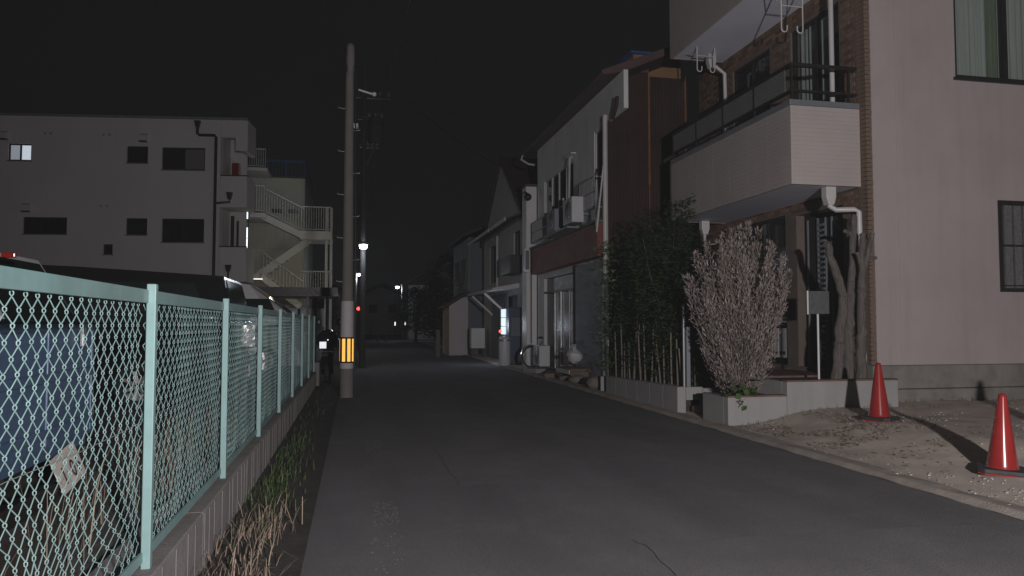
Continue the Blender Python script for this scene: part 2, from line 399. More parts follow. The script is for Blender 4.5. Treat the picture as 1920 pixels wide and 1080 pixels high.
for i in range(2600):
    x = rr.gauss(5.6, .55); y = rr.gauss(8.1, .8)
    if x < 5.0 or y > 9.25 or y < 5.6: continue
    if noise.noise((x*2.2, y*2.2, 21)) < -.02: continue
    z = gz(x, y) + .006; l = rr.uniform(.01, .035); a = rr.uniform(0, 6); dx, dy = math.cos(a)*l, math.sin(a)*l
    b.add([(x-dx, y-dy, z), (x+dy*.4, y-dx*.4, z+rr.uniform(0,.012)), (x+dx, y+dy, z+rr.uniform(0,.015)), (x-dy*.4, y+dx*.4, z)], [(0,1,2,3)])
tag(b.build('leaf_litter', M['leaflitter']), 'dark dead leaves and weeds matted on the soil by the planter', kind='stuff')

# grass along the foot of the retaining wall
def blades(name, mat_, n, fx, fy, hmin, hmax, lean, width, seed, label, z0=.03, curl=.5):
    b = MB(); rr = random.Random(seed)
    for i in range(n):
        y = fy(rr); x = fx(rr, y); h = rr.uniform(hmin, hmax)
        a = rr.uniform(0, 2*PI); l = rr.uniform(.2, 1.)*lean*h
        dx, dy = math.cos(a)*l + .15*h, math.sin(a)*l; w = width*rr.uniform(.6, 1.3)
        px_, py_ = -math.sin(a)*w, math.cos(a)*w
        drop = curl*rr.random()*h*.45
        zb = z0(x, y) if callable(z0) else z0
        P = [(x, y, zb), (x+dx*.35, y+dy*.35, zb+h*.6), (x+dx*.75, y+dy*.75, zb+h*.95-drop*.3), (x+dx*1.25, y+dy*1.25, zb+h-drop)]
        ws = [1, .9, .6, .08]; vs = []
        for p, q in zip(P, ws): vs += [(p[0]-px_*q, p[1]-py_*q, p[2]), (p[0]+px_*q, p[1]+py_*q, p[2])]
        b.add(vs, [(0,1,3,2), (2,3,5,4), (4,5,7,6)])
    return tag(b.build(name, mat_), label, kind='stuff')
blades('dry_grass', M['straw'], 560, lambda r, y: -.62 + r.gauss(0, .11), lambda r: r.choice((r.gauss(4.0, .45), r.gauss(5.1, .35), r.gauss(3.4, .3))), .04, .2, 1.1, .0028, 11, 'dry straw coloured grass at the foot of the near wall', curl=1.2)
blades('green_grass', M['grass'], 1100, lambda r, y: -.64 + r.gauss(0, .09), lambda r: r.choice((r.gauss(6.3, .5), r.gauss(8.2, .7), r.uniform(4, 16))), .03, .12, .8, .0028, 12, 'short green weeds growing between the wall and the road')
blades('dry_weed_stalks', M['straw'], 150, lambda r, y: -1.35 + r.gauss(0, .16), lambda r: r.choice((r.gauss(6.6, .5), r.gauss(5.0, .8))), .15, .5, .5, .0025, 13, 'dry weed stalks behind the green mesh fence', z0=.3)
blades('wall_foot_weeds', M['grass'], 420, lambda r, y: r.uniform(5.0, 12), lambda r: 9.2 + r.gauss(0, .05) if r.random() < .5 else 9.8 + r.gauss(0, .04), .02, .06, .8, .003, 14, 'low weeds along the planter and plinth foot', z0=lambda x, y: gz(x, y)-.005)

# ------------------------------------------------------------ retaining wall and chain-link fence
t = thing('retaining_wall', 'low streaked concrete wall carrying the turquoise mesh fence', 'wall', (-.92, 7, 0))
b = MB(); prof = [(-.80, -.05), (-.80, .362), (-.808, .37), (-1.06, .37), (-1.06, -.05)]
ys = [-2, 1.2, 4.4, 7.6, 10.8, 14.0, 16.75]
for i in range(len(ys)-1):
    MB.build(MB().prism(prof, lambda x, z, y=ys[i]+.004: (x, y, z), lambda x, z, y=ys[i+1]-.004: (x, y, z)), 'wall_segment', M['retain'], t)
b = MB()                                             # board marks standing a few mm proud of the face
rr = random.Random(9); y = 1.5
while y < 16.7:
    b.box(-.8, -.7978, y, y+rr.uniform(.006, .012), .0, .355); y += rr.uniform(.12, .3)
b.build('board_mark', M['retain'], t, kind='stuff')
MB().box(-1.08, -.74, 16.76, 17.0, -.05, .56).build('end_block', M['retain'], t, bevel=.01)

fence = thing('chain_link_fence', 'turquoise chain link fence on the low wall beside the parking lot', 'fence', (-.85, 7, .37))
FX = -.85; PYs = [1.57 + 1.88*k for k in range(9)]
postm = None
for y in PYs:
    p = MB().box(-.019, .019, -.019, .019, .0, 1.2)
    if postm is None: o = p.build('post', M['aqua'], None, bevel=.004); postm = o; o.parent = fence
    else: o = postm.copy(); COL.objects.link(o); o.parent = fence
    o.location = (0, y - 7, -.0)
    WM[o.name] = Matrix.Translation((FX, y, .37))
for k in range(8):
    y0, y1 = PYs[k]+.028, PYs[k+1]-.028
    MB().box(FX-.025, FX-.01, y0-.01, y1+.01, 1.488, 1.545).box(FX-.05, FX-.0255, y0-.01, y1+.01, 1.538, 1.545).build('top_rail', M['aqua'], fence, bevel=.002)
    MB().box(FX-.025, FX-.01, y0-.01, y1+.01, .398, .44).build('bottom_rail', M['aqua'], fence, bevel=.002)
MB().tube([(FX-.028, -.3+.5*k, .985 + .008*math.sin(k*1.7)) for k in range(35)], .0016, 5).build('tension_wire', M['wirebare'], fence)
def netting(bulge, seed, r=.002, sides=5):
    b = MB(); d = .043; L_ = 1.88; n = int(L_/d); H0, H1 = .035, 1.13; rr = random.Random(seed)
    rows = int((H1-H0)/d)
    def warp(y, z):
        w = bulge*smooth((.72-z)/.6)
        dy = w*(.10*math.sin(y*3.1+1) * math.exp(-((z-.2)/.3)**2) + .05*noise.noise((y*4, z*3, seed)))
        dz = w*.05*noise.noise((y*3, z*3, seed+9)) + .004*noise.noise((y*11, z*11, seed))
        dx = .012*noise.noise((y*2.5, z*2.5, seed+3)) + w*.035*noise.noise((y*2.2, z*2.2, seed+5))
        return dx, y+dy+.005*noise.noise((y*13, z*13, seed+2)), z+dz
    for c in range(n):
        pts = []
        for j in range(rows+1):
            z = H0 + j*d; right = ((j + c) % 2 == 0)
            y = (c + (1.05 if right else -.05))*d
            off = .0035 if right else -.0035
            # a small hook where the wire turns round its neighbour
            s_ = 1 if right else -1
            for (oy, oz, ox) in ((-.10*s_, -.2, off*.3), (0., -.09, off), (.015*s_, .06, off), (-.10*s_, .19, -off*.6)):
                X_, Y_, Z_ = warp(y + oy*d, z + oz*d); pts.append((X_+ox, Y_, Z_))
        b.tube(pts, r, sides, caps=False)
    return b
meshes = [netting(1.0, 4).mesh('wire_mesh', M['aquawire']), netting(.55, 8, .0019, 4).mesh('wire_mesh', M['aquawire'])]
for k in range(8):
    o = bpy.data.objects.new('wire_mesh', meshes[0] if k == 0 else meshes[1]); COL.objects.link(o); o.parent = fence
    o.location = (-.032, PYs[k]-7, 0); o['kind'] = 'stuff'

# ------------------------------------------------------------ vehicles behind the fence
def wheel(parent, c, r, axis, rimmat, w=.18, spokes=7):
    rot = Matrix.Rotation(R(90), 3, 'X') if axis == 'Y' else Matrix.Rotation(R(90), 3, 'Y')
    h = MB()
    wt = MB().lathe([(r*.62, -w/2), (r*.9, -w/2), (r, -w*.35), (r, w*.35), (r*.9, w/2), (r*.62, w/2), (r*.62, -w/2)], c, 28, rot).build('wheel', M['tyre'], parent)
    rm = MB().lathe([(r*.64, -w*.42), (r*.6, -w*.46), (r*.56, -w*.3), (r*.56, w*.3), (r*.6, w*.46), (r*.64, w*.42)], c, 28, rot)
    for k in range(spokes):
        a = 2*PI*k/spokes
        for s_ in (-1, 1):
            p = rot @ Vector((math.cos(a)*r*.1, math.sin(a)*r*.1, s_*w*.4)); q = rot @ Vector((math.cos(a)*r*.6, math.sin(a)*r*.6, s_*w*.42))
            rm.beam(Vector(c)+p, Vector(c)+q, r*.13, r*.13)
    rm.lathe([(0, -w*.45), (r*.16, -w*.44), (r*.16, w*.44), (0, w*.45)], c, 14, rot)
    rm.build('rim', rimmat, wt)
    return wt
def loft(sections):                                   # closed rings of equal length
    b = MB(); n = len(sections[0]); vs = [p for s_ in sections for p in s_]
    fs = []
    for i in range(len(sections)-1):
        for k in range(n): fs.append((i*n+k, i*n+(k+1) % n, (i+1)*n+(k+1) % n, (i+1)*n+k))
    fs.append(tuple(range(n-1, -1, -1))); fs.append(tuple(range((len(sections)-1)*n, len(sections)*n)))
    return b.add(vs, fs)
def minivan(name, label, loc, z0, length, width, height, paint, nose_dx, glassm, group, windshield=(.28, .72), plate=True, axle=.86, wt=1.):
    """length runs along X, the nose points to +X; loc is the middle of the nose at the ground"""
    X0, Y0 = loc; t = thing(name, label, 'car', (X0 - length/2, Y0, z0), 0, group)
    hw = width/2; h = height
    # side outline: from the rear bumper over the roof to the nose
    prof = [(-length+.05, .25), (-length, .5), (-length+.02, h*.62), (-length+.18, h*.93), (-length+.45, h*.985), (-length*.62, h), (-length*.44, h*.985),
            (-length*windshield[0]-.25, h*.93), (-nose_dx, h*.6), (-.12, h*.5), (-.02, h*.4), (0, .3), (-.08, .2)]
    def ring(y, tz, ins):
        out = []
        for (x, z) in prof:
            f = smooth((z - h*.55)/(h*.45))
            out.append((X0 + x*(1) , Y0 + y*(1 - f*.13), z0 + z*tz if z < .3 else z0 + z))
        return out
    body = loft([ring(-hw*.97, 1, 0), ring(-hw, 1, 0), ring(hw, 1, 0), ring(hw*.97, 1, 0)]).build('body', paint, t, bevel=.05, seg=3)
    # side windows, set 5 mm proud of the tapering sides
    def sidepane(x0, x1, zl, zh, sgn, sx0=0, sx1=0):
        pts = []
        for (x, z) in ((x0, zl), (x1, zl), (x1+sx1, zh), (x0+sx0, zh)):
            f = smooth((z - h*.55)/(h*.45)); pts.append(Vector((X0+x, Y0 + sgn*(hw*(1-f*.13)+.004), z0+z)))
        b = MB(); n = Vector((0, sgn*.012, 0))
        b.add([p - n for p in pts] + [p + n for p in pts], [(0,1,2,3), (4,5,6,7), (0,1,5,4), (1,2,6,5), (2,3,7,6), (3,0,4,7)])
        b.build('side_window', glassm, t)
    for sgn in (-1, 1):
        sidepane(-length+.35, -length*.66, h*.6, h*.9*wt, sgn, .12, 0)
        sidepane(-length*.645, -length*.43, h*.6, h*.91*wt, sgn)
        sidepane(-length*.415, -nose_dx-.32, h*.6, h*.88*wt, sgn, 0, -.18)
    a = Vector((-length*windshield[0]-.25, 0, h*.93)); c = Vector((-nose_dx, 0, h*.6)); d = c - a; nrm = Vector((-d.z, 0, d.x)); nrm = nrm if nrm.z > 0 else -nrm; nrm.normalize()
    p = a + d*.08; q = a + d*.95; b = MB()
    vs = []
    for off in (-.01, .012):
        for (pp, yy) in ((p, hw*.78), (q, hw*.92)):
            for s_ in (-1, 1): vs.append(Vector((X0, Y0 + s_*yy, z0)) + pp + nrm*off)
    b.add(vs, [(0,1,3,2), (4,5,7,6), (0,1,5,4), (2,3,7,6), (0,2,6,4), (1,3,7,5)])
    b.build('windscreen', glassm, t)
    for s_ in (-1, 1):
        MB().sphere((X0-.1, Y0+s_*hw*.78, z0+h*.47), .1, 12, 8, (.9, 1.5, .75)).build('headlight', M['headlight'], t)
        MB().sphere((X0-nose_dx-.25, Y0+s_*(hw+.1), z0+h*.63), .09, 10, 8, (.7, 1.1, 1.)).build('wing_mirror', paint, t)
        for xx in (-length+.8, -axle): wheel(t, (X0+xx, Y0+s_*(hw-.11), z0+.31), .31, 'Y', M['rim'])
    g = MB()
    for k in range(3): g.box(X0-.05, X0+.012, Y0-hw*.5, Y0+hw*.5, z0+h*.3+.05*k, z0+h*.3+.025+.05*k)
    g.build('grille', M['chrome'], t, bevel=.004)
    if plate: MB().box(X0, X0+.02, Y0-.165, Y0+.165, z0+.36, z0+.525).build('licence_plate', M['plate'], t, bevel=.004)
    return t
minivan('black_minivan', 'black minivan parked square to the fence with a bright alloy wheel', (-1.45, 11.2), .3, 4.7, 1.75, 1.86, M['carblack'], .1, M['darkglass'], 'vans parked behind the fence', (.0, .7), True, 1.25)
minivan('grey_minivan', 'grey minivan with a long sloping windscreen near the far fence end', (-1.0, 17.4), .3, 4.7, 1.72, 2.08, M['carsilver'], .28, M['darkglass'], 'vans parked behind the fence', (.2, .7), True, .86, .89)
# white car whose roof shows over the fence at the left
t = minivan('white_car', 'white car with a red roof lamp seen above the fence', (-2.25, 6.55), .3, 3.4, 1.48, 1.78, M['carwhite'], .12, M['darkglass'], 'vans parked behind the fence', (.06, .5))
MB().box(-2.43, -2.34, 5.835, 5.875, 1.865, 1.9).build('roof_lamp', M['redlens'], t, bevel=.008)

# blue flatbed truck backed up to the fence
t = thing('blue_truck', 'blue flatbed truck backed up to the near fence', 'truck', (-3.6, 3.62, .3))
X0 = -1.42; z0 = .3
gate = MB().box(X0-.03, X0, 2.68, 4.56, z0+.5, z0+1.12)
for zz in (.56, .82, 1.06): gate.box(X0, X0+.014, 2.70, 4.54, z0+zz, z0+zz+.045)
for yy in (2.72, 3.3, 3.9, 4.5): gate.box(X0, X0+.012, yy, yy+.035, z0+.52, z0+1.11)
gt = gate.build('tailgate', M['truckblue'], t, bevel=.006)
for yy in (2.95, 4.3): MB().box(X0+.012, X0+.03, yy, yy+.05, z0+.98, z0+1.12).build('latch', M['galv'], gt, bevel=.004)
for yy, nm in ((2.65, 0), (4.57, 1)):
    MB().box(X0-2.9, X0-.035, yy, yy+.03, z0+.5, z0+1.12).build('side_board', M['truckblue'], t, bevel=.006)
MB().box(X0-2.9, X0-.035, 2.68, 4.57, z0+.44, z0+.5).build('bed_floor', M['truckblue'], t)
MB().box(X0-3.0, X0-2.93, 2.66, 4.6, z0+.5, z0+1.6).build('headboard', M['truckblue'], t, bevel=.01)
MB().box(X0-4.2, X0-.2, 3.1, 3.25, z0+.28, z0+.42).box(X0-4.2, X0-.2, 4.0, 4.15, z0+.28, z0+.42).build('chassis', M['darkmetal'], t)
MB().box(X0-.1, X0-.04, 2.9, 4.4, z0+.2, z0+.3).build('bumper', M['darkmetal'], t, bevel=.01)
for yy in (2.78, 4.2): MB().box(X0-.06, X0-.02, yy, yy+.26, z0+.33, z0+.43).build('tail_light', M['redlens'], t, bevel=.008)
cabp = [(-4.75, .3), (-4.8, .75), (-4.55, 1.1), (-4.25, 1.7), (-4.1, 1.76), (-3.15, 1.76), (-3.08, 1.6), (-3.08, .3)]
MB().prism(cabp, lambda x, z: (X0+x, 2.75, z0+z), lambda x, z: (X0+x, 4.5, z0+z)).build('cab', M['truckblue'], t, bevel=.03)
for xx in (-.85, -4.0):
    for yy in (2.9, 4.36): wheel(t, (X0+xx, yy, z0+.29), .29, 'Y', M['galv'], .16)
# licence plate hanging askew below the tailgate
PR = Matrix.Rotation(R(-20), 3, 'Y') @ Matrix.Rotation(R(8), 3, 'X')
pc = Vector((X0+.06, 4.05, z0+.4))
pl = MB().obox(pc, (.006, .34, .18), PR).build('licence_plate', M['plate'], t, bevel=.003)
def text3d(name, body, size, loc, rot_m, mat_, parent, depth=.0015, spacing=1.0):
    cu = bpy.data.curves.new(name, 'FONT'); cu.body = body; cu.size = size; cu.align_x = 'CENTER'; cu.align_y = 'CENTER'; cu.extrude = depth; cu.space_character = spacing
    tmp = bpy.data.objects.new(name, cu); COL.objects.link(tmp)
    dg = bpy.context.evaluated_depsgraph_get(); me = bpy.data.meshes.new_from_object(tmp.evaluated_get(dg))
    COL.objects.unlink(tmp); bpy.data.objects.remove(tmp)
    me.materials.clear(); me.materials.append(mat_)
    o = bpy.data.objects.new(name, me); o.matrix_world = Matrix.Identity(4)
    Mx = Matrix.Translation(loc) @ rot_m.to_4x4()
    me.transform(WM[parent.name].inverted() @ Mx)
    o.parent = parent; COL.objects.link(o); return o
face = Matrix(((0, 0, 1), (1, 0, 0), (0, 1, 0)))      # text x -> +Y, text y -> +Z, facing +X
for ch, off in (('1', -.09), ('0', .035), ('6', .11)):
    text3d('digit', ch, .12, pc + PR @ Vector((.005, off, -.02)), PR @ face, M['plateink'], pl)

# small white sheet on a stake between the parked vans
t = thing('white_sheet_sign', 'small crumpled white sheet on a stake behind the fence', 'sign', (-1.26, 9.35, .3))
b = MB(); n = 6
vs = [(-1.35 + .19*i/n, 9.35 + .012*noise.noise((i*1.7, j*1.3, 2)), 1.13 + .25*j/n) for j in range(n+1) for i in range(n+1)]
fs = [(j*(n+1)+i, j*(n+1)+i+1, (j+1)*(n+1)+i+1, (j+1)*(n+1)+i) for j in range(n) for i in range(n)]
o = b.add(vs, fs).build('sheet', M['sheet'], t); mo = o.modifiers.new('solid', 'SOLIDIFY'); mo.thickness = .003
MB().tube([(-1.255, 9.37, .28), (-1.255, 9.37, 1.4)], .012, 6).build('stake', M['wood'], t)

# scooter beyond the fence end, seen from behind
t = thing('scooter', 'black scooter with mirrors and a dome shaped top box by the pole', 'scooter', (-.62, 18.2, .02))
sx, sy = -.62, 18.0
def sw(y): 
    wheel(t, (sx, y, .25), .23, 'X', M['galv'], .11, 5)
sw(sy); sw(sy+1.2)
MB().prism([(-.1,.35),(.0,.62),(.62,.68),(.72,.38),(.98,.34),(1.08,1.0),(1.14,1.0),(1.2,.3),(.75,.2),(.2,.22)], lambda y, z: (sx-.15, sy+y, z), lambda y, z: (sx+.15, sy+y, z)).build('body', M['carblack'], t, bevel=.04)
MB().prism([(-.05,.64),(.0,.74),(.35,.76),(.62,.72),(.62,.67)], lambda y, z: (sx-.13, sy+y, z), lambda y, z: (sx+.13, sy+y, z)).build('seat', M['conebase'], t, bevel=.03)
MB().sphere((sx, sy-.02, 1.02), .27, 20, 12, (1.0, .9, .95)).build('top_box', M['carblack'], t)
MB().box(sx-.32, sx+.32, sy+1.02, sy+1.06, .98, 1.02).build('handlebar', M['darkmetal'], t, bevel=.008)
for s_ in (-1, 1):
    m_ = MB().tube([(sx+s_*.2, sy+1.03, 1.0), (sx+s_*.24, sy+1.0, 1.38)], .008, 6).build('mirror_stalk', M['darkmetal'], t)
    MB().sphere((sx+s_*.25, sy+.98, 1.44), .07, 12, 8, (1, .3, 1.2)).build('mirror', M['darkmetal'], m_)
MB().box(sx-.17, sx-.01, sy-.29, sy-.275, .83, .99).build('licence_plate', M['plateretro'], t, bevel=.004)
MB().box(sx+.16, sx+.22, sy-.1, sy-.06, .86, .91).build('tail_light', M['redlens'], t, bevel=.008)

# ------------------------------------------------------------ generic building pieces
def window(parent, face, c, a0, a1, z0, z1, frame_mat, pane_mat, panes=2, fw=.045, depth=.06, rail_z=None, label=None, sill=False, inset=.05):
    P = face(c)
    def bx(b, A0, A1, Z0, Z1, D0, D1):
        p = P(A0, Z0, D0); q = P(A1, Z1, D1)
        return b.box(min(p[0],q[0]), max(p[0],q[0]), min(p[1],q[1]), max(p[1],q[1]), min(p[2],q[2]), max(p[2],q[2]))
    f = MB(); d0, d1 = inset, inset+depth
    bx(f, a0, a1, z0, z0+fw, d0, d1); bx(f, a0, a1, z1-fw, z1, d0, d1)
    bx(f, a0, a0+fw, z0+fw, z1-fw, d0, d1); bx(f, a1-fw, a1, z0+fw, z1-fw, d0, d1)
    w = (a1-a0-2*fw)/panes
    for k in range(1, panes): bx(f, a0+fw+w*k-fw*.6, a0+fw+w*k+fw*.6, z0+fw, z1-fw, d0+.005, d1-.003)
    if rail_z:
        for rz in rail_z: bx(f, a0+fw, a1-fw, rz, rz+.03, d0+.008, d1-.006)
    fo = f.build('window', frame_mat, parent, label=label)
    for k in range(panes):
        g = MB(); bx(g, a0+fw+w*k, a0+fw+w*(k+1), z0+fw, z1-fw, d0+depth*.45+.008*k, d0+depth*.45+.006+.008*k)
        g.build('pane', pane_mat if not isinstance(pane_mat, (list, tuple)) else pane_mat[k], fo)
    if sill:
        s_ = MB(); bx(s_, a0-.04, a1+.04, z0-.05, z0-.003, -.04, .05); s_.build('sill', frame_mat, fo)
    return fo
def curtain(parent, face, c, a0, a1, z0, z1, mat_, amp=.03, waves=9):
    P = face(c); n = 60; b = MB(); vs = []
    for j in range(2):
        for i in range(n+1):
            u = i/n; vs.append(P(a0+(a1-a0)*u, (z0, z1)[j], amp*(math.sin(u*waves*2*PI) + .5*math.sin(u*waves*3.7+1))))
    b.add(vs, [(i, i+1, n+2+i, n+1+i) for i in range(n)], True)
    return b.build('curtain', mat_, parent)

# ------------------------------------------------------------ the rendered block with brown brick street side (right)
BX, BY = 7.6, 9.9
blk = thing('apartment_block', 'pinkish rendered block with brown brick street side and white balconies', 'building', (BX, BY, 0))
wins = [(9.22, 11.2, 5.28, 7.0), (9.93, 11.6, 1.9, 3.35)]
MB().holed(PYf(BY), BX+.1, 17, .775, 9.4, .2, wins).build('rendered_wall', M['pink'], blk)
b = MB(); b.box(8.12, 8.135, BY-.006, BY+.05, .78, 9.4)
b.build('joint_trim', M['pink'], blk)
MB().box(BX+.0, 17, BY-.035, BY+.2, .42, .77).build('plinth', M['plinth'], blk, bevel=.012)
MB().box(BX-.02, 17, BY-.05, BY+.2, -.05, .412).build('footing', M['plinth'], blk, bevel=.02)
# upper window with curtains, lower patterned-glass window
w = window(blk, PYf, BY, 9.22, 11.2, 5.28, 7.0, M['darkmetal'], M['glass'], 2, .05, .07, inset=.02, sill=True)
curtain(blk, PYf, BY+.18, 9.25, 9.98, 5.3, 7.0, M['curtain'], .025, 7)
curtain(blk, PYf, BY+.2, 9.98, 10.2, 5.3, 7.0, M['curtaingreen'], .02, 3)
curtain(blk, PYf, BY+.22, 10.25, 11.2, 5.3, 7.0, M['curtain'], .02, 8)
MB().box(9.0, 11.4, BY+.32, BY+.4, 5.0, 7.2).build('dark_room', M['black'], blk)
w = window(blk, PYf, BY, 9.93, 11.6, 1.9, 3.35, M['darkmetal'], M['frosted'], 2, .06, .07, inset=-.02, rail_z=(2.62,), sill=False)
g = MB()
for k in range(9): g.tube([(9.99+.09*2*k, BY-.05, 1.93), (9.99+.09*2*k, BY-.05, 3.32)], .005, 5)
for zz in (2.0, 3.28): g.tube([(9.9, BY-.05, zz), (11.65, BY-.05, zz)], .009, 6)
g.build('window_grille', M['darkmetal'], blk)
# street side: mortar bed with real bricks
doors = [(10.5, 11.78, .66, 3.3), (12.12, 14.1, .66, 3.36), (10.5, 11.86, 4.0, 6.62), (12.55, 13.95, 4.9, 6.6)]
y1f = 15.5
MB().holed(PXf(BX), BY+.105, y1f, .3, 9.4, .25, doors).build('brick_wall_bed', M['mortar'], blk)
rr = random.Random(2); b = MB(); bw, bh, pw, ph = .212, .058, .222, .068
nz_ = int((8.4-.35)/ph)
for j in range(nz_):
    z = .35 + j*ph; y = BY + .23 + (pw/2 if j % 2 else 0)
    while y + bw < y1f:
        if not any(h[0]-.02 < y+bw and y < h[1]+.02 and h[2]-.02 < z+bh and z < h[3]+.02 for h in doors):
            e = rr.uniform(.005, .013); b.box(BX-e, BX+.002, y, y+bw, z, z+bh)
        y += pw
b.build('bricks', M['brick'], blk, kind='stuff')
q = None; k = 0
for j in range(nz_ - 6):                               # toothed corner bricks
    z = .79 + j*ph
    long_ = j % 2 == 0
    lx = .1 if long_ else .085; ly = .21 if long_ else .1
    if q is None:
        q = MB().box(0, .098, -.012, .2, 0, bh).build('brick', M['quoin'], blk, world=False)
        base = q
    else:
        q = base.copy(); COL.objects.link(q); q.parent = blk
    q.location = (-.012 + rr.uniform(0, .006), rr.uniform(-.004, .004) - (.0 if long_ else .003), z)
    q.scale = (1 if long_ else .82, 1 if long_ else 1.02, 1)
MB().box(BX+.25, BX+9.3, BY+.25, 15.4, -.02, 9.3).build('inner_mass', M['black'], blk)
# set-back beyond the brick front, its unlit dark put into the colour
MB().box(BX+.3, BX+9.3, y1f+.005, 15.9, 0, 9.3).build('rear_wing', M['black'], blk)
# ground-floor door: dark, with a fretted grille; further window with white lattice
d = MB(); d.box(BX+.16, BX+.2, 10.5, 11.78, .66, 3.3); dr = d.build('front_door', M['black'], blk)
g = MB()
for k in range(26): g.box(BX+.10, BX+.13, 11.15+.0, 11.3, .8+.09*k, .84+.09*k)
for yy in (10.62, 10.95, 11.12, 11.33, 11.62): g.box(BX+.11, BX+.14, yy, yy+.025, .68, 3.2)
g.build('door_grille', M['cap'], dr)
MB().box(BX+.12, BX+.155, 10.72, 10.95, 1.9, 3.1).build('door_glass', M['darkglass'], dr)
window(blk, PXf, BX, 12.12, 14.1, 2.35, 3.36, M['darkmetal'], M['darkglass'], 3, .045, .06, inset=.04)
MB().box(BX+.18, BX+.2, 12.12, 14.1, .66, 2.3).build('side_door', M['darkmetal'], blk)
lt = MB()
for k in range(-3, 5):
    y0, y1 = 12.2 + .11*k, 12.2+.11*(k+3)
    for (ya, yb, s_) in ((y0, y1, 1), (y0, y1, -1)):
        za, zb = (1.74, 2.07) if s_ == 1 else (2.07, 1.74)
        t0 = max(0, (12.18-ya)/(yb-ya)); t1 = min(1, (12.66-ya)/(yb-ya))
        if t1 - t0 < .1: continue
        lt.beam((BX+.05+.006*s_, ya+(yb-ya)*t0, za+(zb-za)*t0), (BX+.05+.006*s_, ya+(yb-ya)*t1, za+(zb-za)*t1), .024, .008)
lt.box(BX+.035, BX+.065, 12.16, 12.69, 2.075, 2.11).box(BX+.035, BX+.065, 12.16, 12.69, 1.70, 1.735)
lt.build('lattice', M['lat'], blk)
MB().box(BX+.03, BX+.07, 12.2, 12.42, .78, 1.32).box(BX+.03, BX+.07, 12.46, 12.72, .78, 1.32).box(BX+.03, BX+.07, 12.2, 12.72, 1.42, 1.66).build('white_panel', M['lat'], blk, bevel=.01)
MB().box(BX+.02, BX+.029, 12.24, 12.3, .84, .9).box(BX+.02, BX+.029, 12.34, 12.4, .84, .9).box(BX+.02, BX+.029, 12.5, 12.56, .84, .9).box(BX+.02, BX+.029, 12.62, 12.68, .84, .9).build('panel_vent', M['black'], blk)
# first-floor windows
w = window(blk, PXf, BX, 10.5, 11.86, 4.0, 6.62, M['darkmetal'], M['glass'], 2, .05, .07, inset=.04)
curtain(blk, PXf, BX+.17, 11.15, 11.8, 4.0, 6.6, M['curtain'], .02, 5)
MB().box(BX+.22, BX+.24, 10.45, 11.9, 4.0, 6.6).build('dark_room', M['black'], blk)
w = window(blk, PXf, BX, 12.55, 13.95, 4.9, 6.6, M['darkmetal'], M['darkglass'], 2, .05, .07, inset=.04)
# balconies
OX = 6.4; YA, YB = 10.02, 14.36
for (zs, zt, low) in ((3.5, 4.79, True), (6.93, 8.25, False)):
    bal = MB()
    bo = bal.box(OX+.06, BX-.02, YA+.06, YB-.06, zs+.006, zs+.14).build('balcony_slab', M['soffit'], blk)
    sd = MB()
    for k in range(18):                                # cladding boards with shadow gaps
        h = (zt-.09-zs)/18; za = zs + h*k; zb = za + h - .004
        sd.box(OX, OX+.05, YA, YB, za, zb); sd.box(OX+.051, BX-.02, YA, YA+.05, za, zb); sd.box(OX+.051, BX-.02, YB-.05, YB, za, zb)
    sb = sd.build('balcony_cladding', M['siding'], bo)
    MB().box(OX+.006, OX+.06, YA+.006, YB-.012, zs+.01, zt-.09).box(OX+.061, BX-.03, YA+.006, YA+.06, zs+.01, zt-.09).box(OX+.06, BX-.03, YB-.06, YB-.012, zs+.01, zt-.09).build('balcony_core', M['siding'], bo)
    MB().box(OX-.015, OX+.12, YA-.015, YB+.015, zt-.087, zt).box(OX+.121, BX-.02, YA-.015, YA+.12, zt-.087, zt).build('balcony_cap', M['cap'], bo, bevel=.008)
    if low:
        for k in range(7):                             # cladding sheet joints on the street face
            y = YA + .65 + .62*k
            MB().box(OX-.0015, OX, y, y+.012, zs, zt-.09).build('joint_trim', M['siding'], bo)
        rl = MB()
        for zz, r_ in ((5.33, .028), (4.93, .018)):
            rl.box(OX+.02, OX+.075, YA+.0, YB, zz-r_, zz+r_); rl.box(OX+.076, BX-.05, YA+.0, YA+.05, zz-r_, zz+r_)
        yy = YA+.02
        while yy < YB: rl.box(OX+.03, OX+.065, yy, yy+.035, zt, 5.31); yy += 1.07
        rl.box(BX-.2, BX-.165, YA+.01, YA+.04, zt, 5.31)
        rl.build('balcony_rail', M['darkmetal'], bo)
        MB().box(OX+.04, OX+.05, YA+.2, YB, 4.95, 5.3).build('rail_panel', M['frosted'], bo)
# drain pipes
def pipe(name, pts, r, mat_, parent, hopper=None):
    o = MB().tube(pts, r, 10).build(name, mat_, parent)
    if hopper:
        c, w_ = hopper
        MB().prism([(-w_,.0),(-w_,.16),(w_,.16),(w_,.0),(w_*.55,-.12),(-w_*.55,-.12)], lambda x, z: (c[0]+x, c[1]-w_*.8, c[2]+z), lambda x, z: (c[0]+x, c[1]+w_*.8, c[2]+z)).build('hopper', mat_, o, bevel=.01)
    return o
pipe('drain_pipe', [(7.36, 10.36, 9.2), (7.36, 10.36, 4.72)], .04, M['whitepipe'], blk)
pipe('drain_pipe', [(7.12, 10.14, 3.34), (7.12, 10.14, 3.2), (7.2, 10.1, 3.14), (7.42, 9.98, 3.14), (7.48, 9.95, 3.1), (7.49, 9.92, .64)], .042, M['whitepipe'], blk, ((7.12, 10.16, 3.34), .085))
pipe('drain_pipe', [(7.2, 13.95, 6.7), (7.42, 13.95, 6.55), (7.45, 13.95, 4.8)], .04, M['whitepipe'], blk, ((7.12, 13.95, 6.76), .085))
